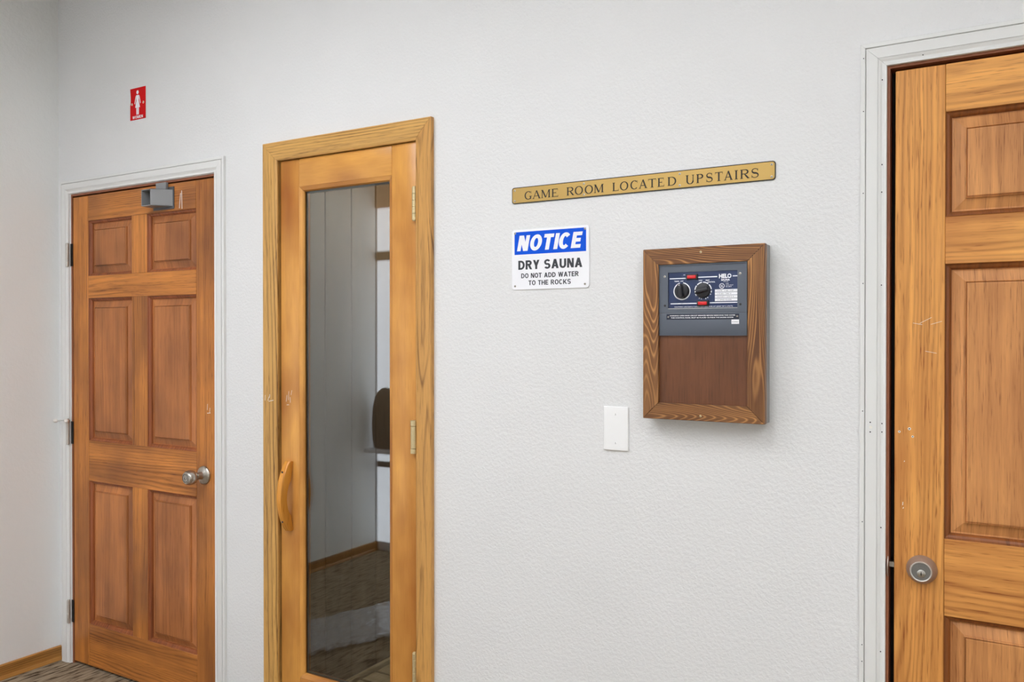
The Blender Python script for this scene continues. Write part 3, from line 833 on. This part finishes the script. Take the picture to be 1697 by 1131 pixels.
SANS_W = dict(N=.74, O=.80, T=.66, I=.20, C=.76, E=.62, D=.76, R=.76, Y=.74, S=.72, A=.82, U=.74, W=1.12, H=.74, K=.80, M=.92, L=.60)
def sans_glyph(ch, T_=.2):
    w = SANS_W[ch]; P = []
    R = lambda a, b_, c, d: P.append([(a, b_), (c, b_), (c, d), (a, d)])
    h = T_ * .86
    def bar(p, q, th):  # slanted stroke with level ends
        P.append([(p[0] - th / 2, p[1]), (p[0] + th / 2, p[1]), (q[0] + th / 2, q[1]), (q[0] - th / 2, q[1])])
    def arc(cx, cz, rx, ry, a0, a1, n=20):
        o_ = []; i_ = []
        for k in range(n + 1):
            a = radians(a0 + (a1 - a0) * k / n)
            o_.append((cx + rx * cos(a), cz + ry * sin(a))); i_.append((cx + (rx - T_) * cos(a), cz + (ry - h) * sin(a)))
        for k in range(n): P.append([o_[k], o_[k + 1], i_[k + 1], i_[k]])
    if ch == 'I': R(0, 0, T_, 1)
    elif ch == 'N': R(0, 0, T_ * .95, 1); R(w - T_ * .95, 0, w, 1); bar((T_ * .6, 1), (w - T_ * .6, 0), T_ * 1.15)
    elif ch == 'M':
        R(0, 0, T_ * .9, 1); R(w - T_ * .9, 0, w, 1); bar((T_ * .6, 1), (w / 2, 0), T_ * 1.05); bar((w - T_ * .6, 1), (w / 2, 0), T_ * 1.05)
    elif ch == 'O': arc(w / 2, .5, w / 2, .515, 0, 360, 36)
    elif ch == 'C': arc(w / 2, .5, w / 2, .515, 42, 318, 30)
    elif ch == 'T': R(0, 1 - h, w, 1); R(w / 2 - T_ / 2, 0, w / 2 + T_ / 2, 1)
    elif ch == 'L': R(0, 0, T_, 1); R(0, 0, w, h)
    elif ch == 'E': R(0, 0, T_, 1); R(0, 0, w, h); R(0, 1 - h, w * .97, 1); R(0, .5 - h / 2, w * .9, .5 + h / 2)
    elif ch == 'D': R(0, 0, T_, 1); R(0, 0, .4 * w, h); R(0, 1 - h, .4 * w, 1); arc(.4 * w, .5, .6 * w, .5, -90, 90, 18)
    elif ch == 'R':
        R(0, 0, T_, 1); R(0, 1 - h, .55 * w, 1); R(0, .42, .55 * w, .42 + h); arc(.52 * w, .71, .42 * w, .29, -90, 90, 16)
        bar((.52 * w, .45), (w - T_ * .55, 0), T_ * 1.1)
    elif ch == 'Y': R(w / 2 - T_ / 2, 0, w / 2 + T_ / 2, .45); bar((w / 2, .38), (T_ * .55, 1), T_ * 1.1); bar((w / 2, .38), (w - T_ * .55, 1), T_ * 1.1)
    elif ch == 'A': bar((T_ * .55, 0), (w / 2, 1), T_ * 1.1); bar((w - T_ * .55, 0), (w / 2, 1), T_ * 1.1); R(.24 * w, .2, .76 * w, .2 + h * .9)
    elif ch == 'U': R(0, .35, T_, 1); R(w - T_, .35, w, 1); arc(w / 2, .36, w / 2, .375, 180, 360, 18)
    elif ch == 'H': R(0, 0, T_, 1); R(w - T_, 0, w, 1); R(0, .5 - h / 2, w, .5 + h / 2)
    elif ch == 'K': R(0, 0, T_, 1); bar((T_ * .9, .34), (w - T_ * .6, 1), T_ * 1.15); bar((.42 * w, .56), (w - T_ * .55, 0), T_ * 1.15)
    elif ch == 'W':
        for p, q in ((T_ * .5, .29 * w), (.5 * w, .29 * w), (.5 * w, .71 * w), (w - T_ * .5, .71 * w)): bar((p, 1), (q, 0), T_ * .98)
    elif ch == 'S':
        arc(w / 2, .5 + .5 * .5 - h * .22, w / 2, .515 - .25 + h * .25, 25, 270, 20)
        arc(w / 2, .25 + h * .22, w / 2, .515 - .25 + h * .25, -155, 90, 20)
    return P, w

def sans_print(parent, body, x0, x1, z0, z1, y, mat, T_=.2, shear=0.0, gap=.13, space=.44):
    """one lettering mesh fitted between x0 and x1"""
    polys = []; x = 0.0
    for ch in body:
        if ch == ' ': x += space; continue
        P, w = sans_glyph(ch, T_)
        polys += [[(px + x, pz) for px, pz in p] for p in P]; x += w + gap
    tot = x - gap; hgt = z1 - z0
    k = (x1 - x0 - shear * hgt) / tot
    m = MB()
    for i, p in enumerate(polys): m.flat([(px * k + shear * pz * hgt, pz * hgt) for px, pz in p], -.000004 * (i % 40))
    return put('lettering', m.me('lettering'), mat, (x0, y, z0), parent)

# ------------------------------------------------------------------ brass sign
BY = -.0030
bs = thing('nameplate_sign', 'long brass sign reading game room located upstairs', 'sign', (-.870, 0, 1.834))
bp_poly = round_rect(-1.2545, -.4830, 1.8340, 1.8825, .0075)
put('plate', MB().prism_y(bp_poly, BY, -.0003).me('brass_plate'), M['black'], (0, 0, 0), bs)
put('brass_face', MB().prism_y(round_rect(-1.2523, -.4852, 1.8363, 1.8802, .0062), BY - .0004, BY).me('brass_face'), M['brass_plate'], (0, 0, 0), bs)
GL = [('G', -1.2112, -1.1857), ('A', -1.184, -1.157), ('M', -1.1548, -1.1243), ('E', -1.1205, -1.0985), ('R', -1.0715, -1.0469), ('O', -1.0453, -1.0194),
      ('O', -1.0135, -0.988), ('M', -0.9848, -0.955), ('L', -0.9285, -0.9094), ('O', -0.9058, -0.8809), ('C', -0.875, -0.8514), ('A', -0.8499, -0.8256),
      ('T', -0.8227, -0.8000), ('E', -0.7958, -0.7769), ('D', -0.7674, -0.7431), ('U', -0.7171, -0.6934), ('P', -0.6879, -0.669), ('S', -0.6617, -0.643),
      ('T', -0.6377, -0.6174), ('A', -0.6143, -0.5912), ('I', -0.5868, -0.5774), ('R', -0.5722, -0.5475), ('S', -0.544, -0.5238)]
CAPH, BASE = .0236, 1.8440
for ch, xa, xb in GL:
    m = MB()
    for i, poly_ in enumerate(serif_glyph(ch, (xb - xa) / CAPH)):
        m.flat([(p[0] * CAPH, p[1] * CAPH) for p in poly_], -.000004 * i)
    put('letter', m.me('letter_' + ch), M['black'], (xa, BY - .0007, BASE), bs)
for x in (-1.2445, -1.0165, -.7335, -.4925):
    for z in (1.8425, 1.8735): screw(bs, x, BY - .0004, z, .0032, M['nickel'])

# ------------------------------------------------------------------ notice sign
ns = thing('notice_sign', 'white and blue notice sign reading dry sauna do not add water', 'sign', (-1.127, 0, 1.577))
put('plate', MB().prism_y(round_rect(-1.2545, -1.0000, 1.5775, 1.7560, .010), -.0030, -.0004).me('notice_plate'), M['sign_white'], (0, 0, 0), ns)
put('blue_field', MB().prism_y([(-1.2455, 1.6815), (-1.0095, 1.6815), (-1.0095, 1.7490), (-1.2455, 1.7490)], -.0032, -.0030).me('blue_field'), M['sign_blue'], (0, 0, 0), ns)
def print_on(parent, body, x0, x1, z0, z1, y, mat, bold=0.0, shear=0.0, name='lettering'):
    return put(name, text_mesh(body, 0, x1 - x0, 0, z1 - z0, name, bold, shear), mat, (x0, y, z0), parent)
sans_print(ns, 'NOTICE', -1.2370, -1.0190, 1.6920, 1.7380, -.0035, M['sign_white'], .265, .20, .10)
sans_print(ns, 'DRY SAUNA', -1.2325, -1.0215, 1.6365, 1.6635, -.0033, M['sign_ink'], .235, gap=.10)
sans_print(ns, 'DO NOT ADD WATER', -1.2225, -1.0330, 1.6110, 1.6252, -.0033, M['sign_ink'], .205, gap=.11)
sans_print(ns, 'TO THE ROCKS', -1.1975, -1.0580, 1.5895, 1.6037, -.0033, M['sign_ink'], .205, gap=.11)
for x in (-1.2435, -1.0130):
    for z in (1.5880, 1.7455): screw(ns, x, -.0032, z, .0034, M['nickel'])

# ------------------------------------------------------------------ women sign
ws = thing('restroom_sign', 'small red women sign with white figure above the left door', 'sign', (-3.030, 0, 2.325))
sx_, sz_ = -3.0315, 2.3895
wp = [(-.0485, .0645), (.0495, .0645), (.0495, -.0645), (-.0485, -.0645), (-.0485, -.004), (-.0455, .004), (-.0445, .018), (-.0450, .030)]
put('plate', MB().prism_y(wp, -.0022, -.0003).me('women_plate'), M['sign_red'], (sx_, 0, sz_), ws)
fig = MB(); fy = -.0025
def ell(cx, cz, rx, rz, n=18): return [(cx + rx * cos(2 * pi * k / n), cz + rz * sin(2 * pi * k / n)) for k in range(n)]
fig.flat(ell(0, .0460, .0075, .0080), fy)
fig.flat([(-.0085, .0345), (-.0105, .0325), (.0105, .0325), (.0085, .0345)], fy)
fig.flat([(-.0085, .0325), (.0085, .0325), (.0075, .012), (.0155, -.016), (-.0155, -.016), (-.0075, .012)], fy)
for s_ in (-1, 1):
    fig.flat([(s_ * .0095, .0330), (s_ * .0125, .0300), (s_ * .0200, .002), (s_ * .0185, -.0015), (s_ * .0160, -.0005), (s_ * .0095, .022)], fy)
    fig.flat([(s_ * .0010, -.015), (s_ * .0085, -.015), (s_ * .0080, -.044), (s_ * .0055, -.0465), (s_ * .0010, -.044)], fy)
put('figure', fig.me('figure'), M['sign_white'], (sx_, 0, sz_), ws)
sans_print(ws, 'WOMEN', sx_ - .0330, sx_ + .0340, sz_ - .0605, sz_ - .0490, -.0025, M['sign_white'], .2)
for x in (-.0365, .0365): screw(ws, sx_ + x, -.0022, sz_ + .0005, .0052, plain('cream_screw', srgb(236, 214, 190), .4))

# ------------------------------------------------------------------ blank switch plate
sp_ = thing('wall_plate', 'blank white switch cover plate beside the wooden control box', 'wall plate', (-.9165, 0, 1.119))
pw, ph = .0740, .1225
put('plate', rings('cover_plate', -pw / 2, pw / 2, -ph / 2, ph / 2, [(0, 0), (0, -.0045), (.0015, -.0060), (.0060, -.0068), (.0100, -.0070)], True, 30), M['plate'], (-.9165, -.0002, 1.1805), sp_)
for z in (1.1405, 1.2205):
    s_ = put('screw', MB().lathe([(0, .0010), (.0022, .0010), (.0032, 0)], 14).me('plate_screw', 40), M['plate'], (-.9165, -.0072, z), sp_)
    put('slot', MB().box(-.0004, .0004, -.0013, -.0010, -.0026, .0026).me('plate_slot'), M['sign_ink'], (-.9165, -.0072, z), s_)

# ------------------------------------------------------------------ sauna control box
FY = -.0560          # front of the wooden frame
cb = thing('sauna_control_box', 'brown wooden framed sauna control panel on grey wall box', 'control box', (-.656, 0, 1.220))
fx0, fx1, fz0, fz1 = -.8165, -.4965, 1.2195, 1.6700
bxm = MB()
bxm.box(fx0 + .001, fx0 + .016, FY + .020, -.0003, fz0 + .001, fz1 - .001); bxm.box(fx1 - .016, fx1 - .001, FY + .020, -.0003, fz0 + .001, fz1 - .001)
bxm.box(fx0 + .016, fx1 - .016, FY + .020, -.0003, fz0 + .001, fz0 + .016); bxm.box(fx0 + .016, fx1 - .016, FY + .020, -.0003, fz1 - .016, fz1 - .001)
put('wall_box', bxm.me('wall_box'), M['boxgrey'], (0, 0, 0), cb)
fw_ = .0425
fprof = [(0, 0), (0, .0190), (.0012, .0200), (fw_ - .001, .0200), (fw_, .0192), (fw_, 0)]
casing(cb, fprof, fx0, fx1, fz1, fz0, M['pine'], 'frame_board', FY + .020, four=True, g=.0007)
put('plywood_panel', MB().box(fx0 + .015, fx1 - .015, FY + .0105, FY + .0175, fz0 + .015, fz1 - .015).me('plywood_panel'), M['ply']['Z'], (0, 0, 0), cb)
for z in (1.2325, 1.6560): screw(cb, -.6590, FY, z, .0030, M['brass'])
# control unit: grey faceplate with recessed navy dial plate
UY = -.0500
ux0, ux1, uz0, uz1 = -.7735, -.5415, 1.4405, 1.6265
wx0, wx1, wz0, wz1 = -.7490, -.5660, 1.5115, 1.6065
fm = MB()
for a, b_, c, d in ((ux0, wx0, 1.5000, uz1), (wx1, ux1, 1.5000, uz1), (wx0, wx1, wz1, uz1), (wx0, wx1, 1.5000, wz0)): fm.box(a, b_, UY, FY + .0108, c, d)
cu_ = put('faceplate', fm.me('faceplate'), M['faceplate'], (0, 0, 0), cb)
put('lower_cover', bevbox('lower_cover', ux1 - ux0, .0070, 1.4995 - uz0, .0012, 2), M['faceplate'], ((ux0 + ux1) / 2, UY + .0030, (uz0 + 1.4995) / 2), cb)
put('rim', MB().box(ux1 - .0022, ux1, UY - .0025, UY, 1.4995, uz1).box(ux0, ux1, UY - .0035, UY + .001, uz1 - .0022, uz1).box(ux0, ux1, UY - .0022, UY - .0002, uz0, uz0 + .0022).me('rim'), M['faceplate'], (0, 0, 0), cu_)
NY = UY + .0035
dp = put('dial_plate', MB().box(wx0, wx1, NY, NY + .0012, wz0, wz1).me('dial_plate'), M['navy'], (0, 0, 0), cb)
put('lower_lip', MB().box(wx0, wx1, UY - .0003, NY, wz0 - .0008, wz0 + .0006).me('lower_lip'), M['steel'], (0, 0, 0), dp)
IY = NY - .0003
W = M['sign_white']
for a, b_, c, d in ((-.7455, -.7005, 1.5890, 1.5915), (-.6690, -.6185, 1.5905, 1.5930), (-.5790, -.5660, 1.5908, 1.5933),
                    (-.7430, -.6720, 1.5230, 1.5255), (-.6380, -.5660, 1.5238, 1.5263)):
    put('white_line', MB().flat([(a, c), (b_, c), (b_, d), (a, d)], IY).me('white_line'), W, (0, 0, 0), dp)
print_on(dp, 'HELO', -.6140, -.5820, 1.5870, 1.5985, IY, W, .05)
print_on(dp, 'SAUNA', -.6085, -.5860, 1.5805, 1.5855, IY, W, .04)
print_on(dp, 'FINLAND', -.6030, -.5900, 1.5772, 1.5790, IY, W, .0)
print_on(dp, 'TIMER  OFF', -.7330, -.7080, 1.5815, 1.5845, IY, W, .03)
print_on(dp, 'LOW', -.6670, -.6570, 1.5818, 1.5848, IY, W, .03)
print_on(dp, 'HEAT', -.6490, -.6385, 1.5818, 1.5848, IY, W, .03)
print_on(dp, 'CONTROL', -.6440, -.6240, 1.5770, 1.5800, IY, W, .03)
print_on(dp, 'ON', -.7085, -.7035, 1.5980, 1.6005, IY, W, .03)
print_on(dp, 'LISTED', -.5965, -.5890, 1.5720, 1.5740, IY, W, .02)
print_on(dp, 'SAUNA EQUIP', -.5965, -.5770, 1.5680, 1.5700, IY, W, .02)
print_on(dp, 'NO. 386 H', -.5965, -.5820, 1.5640, 1.5662, IY, W, .02)
def flat_ring(cx, cz, r0, r1, y, n=36, gaps=()):
    m = MB()
    for k in range(n):
        if k in gaps: continue
        a, b_ = 2 * pi * k / n, 2 * pi * (k + 1) / n
        m.flat([(cx + r0 * cos(a), cz + r0 * sin(a)), (cx + r1 * cos(a), cz + r1 * sin(a)), (cx + r1 * cos(b_), cz + r1 * sin(b_)), (cx + r0 * cos(b_), cz + r0 * sin(b_))], y)
    return m
put('listing_mark', flat_ring(-.6065, 1.5675, .0054, .0068, IY, 24).me('listing_ring'), W, (0, 0, 0), dp)
print_on(dp, 'UL', -.6095, -.6035, 1.5648, 1.5702, IY, W, .03)
print_on(dp, 'CAUTION: USE SUPPLY WIRES SUITABLE FOR AT LEAST 90°C (194°F)', -.7325, -.5785, 1.5138, 1.5168, IY, W, .03)
for k, tx in enumerate(('TYPE  1106  1 07', '1/3-60~ 240 V', 'M.START 1 DW 5 .0', 'U. SERIES 40-0390')):
    zt_ = 1.5590 - k * .0078
    lb = put('rating_strip', MB().flat([(-.6245, zt_ - .0068), (-.5660, zt_ - .0068), (-.5660, zt_), (-.6245, zt_)], IY).me('rating_strip'), W, (0, 0, 0), dp)
    print_on(lb, tx, -.6180, -.5760 - .006 * (k % 2), zt_ - .0052, zt_ - .0020, IY - .0002, M['sign_ink'], .0)
# two dials
def dial(cx, cz, ang, gaps, label):
    put('dial_ring', flat_ring(0, 0, .0205, .0232, 0, 48, gaps).me('dial_ring'), W, (cx, IY, cz), dp)
    k = put('dial_knob', MB().lathe([(0, .0065), (.0150, .0065), (.0180, .0055), (.0198, .0020), (.0198, 0)], 36).me('dial_knob', 40), M['knob_black'], (cx, NY - .0005, cz), cb)
    bar = bevbox('grip', .0370, .0150, .0115, .0035, 3)
    g = put('grip', bar, M['knob_black'], (cx, NY - .0125, cz), k); g.rotation_euler = (0, ang, 0)
    l = .0150
    put('pointer', MB().lathe([(0, .0004), (.0014, .0003), (.0014, 0)], 10).me('pointer'), W, (cx + l * cos(-ang), NY - .0200, cz + l * sin(-ang)), k)
    k['label'] = label
dial(-.7120, 1.5568, radians(-96), (11, 12, 13), 'black timer dial with upright grip')
dial(-.6555, 1.5568, radians(-194), tuple(range(0, 48, 6)) + (26, 29, 31, 33, 35, 37, 39, 41, 43, 45), 'black heat dial with level grip')
for cx, cz in ((-.6845, 1.5930), (-.6555, 1.5240)):
    bz = put('indicator', bevbox('indicator_bezel', .0305, .0060, .0145, .0012), M['dark'], (cx, NY - .0028, cz), cb)
    put('lens', bevbox('indicator_lens', .0235, .0050, .0088, .0015), M['lamp_red'], (cx, NY - .0050, cz), bz)
for x, z in ((-.7583, 1.5965), (-.5590, 1.5972)): screw(cu_, x, UY, z, .0032, M['nickel'])
for x, z in ((-.7573, 1.5194), (-.5583, 1.5196)):
    put('screw_hole', MB().lathe([(0, .0003), (.0030, .0003), (.0030, 0)], 16).me('unit_hole'), M['dark'], (x, UY, z), cu_)
wl = put('warning_label', MB().prism_y([(-.7525, 1.4825), (-.5613, 1.4822), (-.5613, 1.4962), (-.7525, 1.4968)], UY - .0012, UY - .0006).me('warning_label'), M['navy_flat'], (0, 0, 0), cb)
print_on(wl, 'WARNING: OPEN MAIN CIRCUIT BREAKER BEFORE REMOVING THIS COVER', -.7440, -.5705, 1.4910, 1.4937, UY - .0014, W, .035)
print_on(wl, 'THIS CONTROL PANEL MUST BE PLACED OUTSIDE THE SAUNA ROOM', -.7405, -.5760, 1.4855, 1.4882, UY - .0014, W, .035)
for x in (-.7478, -.5660): screw(wl, x, UY - .0012, 1.4896, .0024, M['nickel'])
st_ = put('sticker', MB().prism_y([(-.5805, 1.4700), (-.5613, 1.4700), (-.5613, 1.4812), (-.5805, 1.4812)], UY - .0018, UY - .0012).me('sticker'), W, (0, 0, 0), cb)
print_on(st_, 'K-04962', -.5785, -.5640, 1.4740, 1.4765, UY - .0020, M['sign_ink'], .0)

# ------------------------------------------------------------------ things seen only as reflections in the sauna glass
# clear plastic dust sheet lying on the carpet
def plastic():
    m, nt, b = newmat('clear_plastic_film'); T = NT(nt)
    tr = T.n('ShaderNodeBsdfTransparent'); gl = T.n('ShaderNodeBsdfGlossy'); df = T.n('ShaderNodeBsdfDiffuse')
    gl.inputs['Roughness'].default_value = 0.12; df.inputs['Color'].default_value = (.8, .8, .84, 1)
    mx = T.n('ShaderNodeMixShader'); mx.inputs[0].default_value = .45
    T.link(gl.outputs[0], mx.inputs[1]); T.link(df.outputs[0], mx.inputs[2])
    m2 = T.n('ShaderNodeMixShader'); m2.inputs[0].default_value = .45
    T.link(tr.outputs[0], m2.inputs[1]); T.link(mx.outputs[0], m2.inputs[2])
    T.link(m2.outputs[0], nt.nodes['Material Output'].inputs['Surface'])
    return m
A, B, C, D = Vector((-3.07, -.62, 0)), Vector((-2.52, -2.05, 0)), Vector((-2.08, -1.80, 0)), Vector((-2.70, -.34, 0))
nu, nv = 90, 34
pv = []; pf = []
for i in range(nu + 1):
    for j in range(nv + 1):
        u_, v_ = i / nu, j / nv
        p = (A * (1 - u_) + B * u_) * (1 - v_) + (D * (1 - u_) + C * u_) * v_
        ed = min(1.0, 5 * min(v_, 1 - v_))
        wob = mnoise.noise(Vector((u_ * 6, v_ * 2, 1.3))) * .04
        hgt = .004 + .012 * abs(mnoise.noise(Vector((p.x * 9, p.y * 9, 0)))) + .06 * max(0, v_ - .75) / .25 * abs(mnoise.noise(Vector((u_ * 22, v_ * 7, 4)))) \
            + .010 * abs(mnoise.noise(Vector((p.x * 40, p.y * 25, 2))))
        pv.append((p.x + wob * v_, p.y + wob, hgt))
for i in range(nu):
    for j in range(nv):
        a = i * (nv + 1) + j; pf.append((a, a + 1, a + nv + 2, a + nv + 1))
o = put('plastic_sheet', mesh('plastic_sheet', pv, pf, 40), plastic())
tag(o, 'crumpled clear plastic sheet on the carpet mirrored in the sauna glass', 'plastic sheet')

# short return wall at the end of the left wall, with a tall daylit sidelight
RY = -2.125
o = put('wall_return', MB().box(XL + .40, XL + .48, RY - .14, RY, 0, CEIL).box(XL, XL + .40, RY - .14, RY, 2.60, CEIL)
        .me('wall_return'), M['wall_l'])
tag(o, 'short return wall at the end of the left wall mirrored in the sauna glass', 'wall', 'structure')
wn = thing('window_1', 'tall daylit sidelight window mirrored in the sauna glass', 'window', (XL + .225, RY - .07, 0), 'structure')
WH = plain('sidelight_white', srgb(236, 236, 240), .4)
fx = XL + .001
def sl_box(nm, a, b_, y0, y1, c, d, mat, bev=.003):
    return put(nm, bevbox(nm, b_ - a, y1 - y0, d - c, bev, 1), mat, ((a + b_) / 2, (y0 + y1) / 2, (c + d) / 2), wn)
sl_box('header', XL + .001, fx + .398, RY - .13, RY + .012, 2.295, 2.60, M['jamb']['X'])
sl_box('frame_stile', fx + .001, fx + .008, RY - .12, RY - .004, .0, 2.294, WH)
sl_box('frame_stile', fx + .360, fx + .398, RY - .12, RY - .004, .0, 2.294, WH)
sl_box('dark_rail', fx + .008, fx + .360, RY - .11, RY + .006, 1.945, 2.005, plain('sidelight_dark_rail', srgb(88, 74, 56), .5))
sl_box('sill', XL + .004, fx + .345, RY - .11, RY + .125, .672, .696, WH)
sl_box('rail', fx + .008, fx + .360, RY - .11, RY - .01, .560, .600, plain('sidelight_grey_rail', srgb(96, 92, 88), .5))
sl_box('rail', fx + .008, fx + .360, RY - .11, RY - .01, .0, .062, WH)
day = plain('daylit_frosted_pane', (.85, .87, .92, 1), .3, emit=((.86, .90, 1.0, 1), 2.2))
for c, d in ((2.006, 2.294), (.697, 1.944), (.601, .671), (.063, .559)):
    put('pane', MB().box(fx + .0085, fx + .3595, RY - .016, RY - .010, c, d).me('sidelight_pane'), day, (0, 0, 0), wn)
# dark cloth bag on the sill
n = 22
rows_ = [(.02, .0), (.090, .004), (.104, .06), (.108, .16), (.104, .26), (.084, .34), (.060, .375), (.030, .40), (.0, .405)]
v = []; f = []
for i, (r_, h_) in enumerate(rows_):
    for k in range(n):
        a = 2 * pi * k / n
        rr = r_ * (1 + .16 * mnoise.noise(Vector((cos(a) * 1.7, sin(a) * 1.7, h_ * 8))))
        v.append((rr * cos(a), rr * .40 * sin(a), h_))
for i in range(len(rows_) - 1):
    for k in range(n): f.append((i * n + k, i * n + (k + 1) % n, (i + 1) * n + (k + 1) % n, (i + 1) * n + k))
bag = put('cloth_bag', mesh('cloth_bag', v, f, 60), plain('charcoal_cloth', srgb(104, 100, 96), .9), (XL + .135, RY + .058, .6965))
tag(bag, 'dark grey cloth bag on the window sill mirrored in the sauna glass', 'bag')

# pale chips and scratches worn into the doors
def scratch(root, x, z, l, ang, wd=.0008, y=.0018):
    c, q = cos(ang), sin(ang)
    poly_ = [(l * c - wd * q, l * q + wd * c), (-l * c - wd * q, -l * q + wd * c), (-l * c + wd * q, -l * q - wd * c), (l * c + wd * q, l * q - wd * c)]
    put('scratch', MB().flat(poly_, 0).me('scratch'), M['filler'], (x, y, z), root)
for x, z, l, a in ((-2.196, 1.215, .012, 1.4), (-2.186, 1.225, .016, 1.5), (-2.178, 1.21, .010, 1.6), (-2.190, 1.192, .006, .1), (-2.172, 1.236, .009, 1.3)): scratch(door2, x, z, l, a)
for x, z, l, a in ((-2.285, 1.215, .010, 1.5), (-2.268, 1.212, .008, 1.2), (-2.255, 1.205, .012, .2), (-2.262, 1.222, .006, 1.5)): scratch(t2, x, z, l, a, .0009, -.0162)
for x, z, l, a in ((-.143, 1.476, .014, .5), (-.121, 1.470, .012, .3), (-.160, 1.468, .010, -.2), (-.132, 1.402, .012, -.2)): scratch(door3, x, z, l, a, .0004)
for x, z, l, a in ((-.190, 1.045, .004, 1.5), (-.1890, 1.035, .002, 1.2), (-.187, 1.145, .0015, 1.2)): scratch(door3, x, z, l, a, .0007)
for x, z, l, a in ((-2.775, 1.972, .030, 1.45), (-2.764, 1.975, .036, 1.6)): scratch(door1, x, z, l, a, .0016)
for x, z, l, a in ((-2.618, 1.165, .012, 1.5), (-2.604, 1.152, .010, 1.5), (-2.610, 1.142, .010, .1)): scratch(door1, x, z, l, a, .0010)
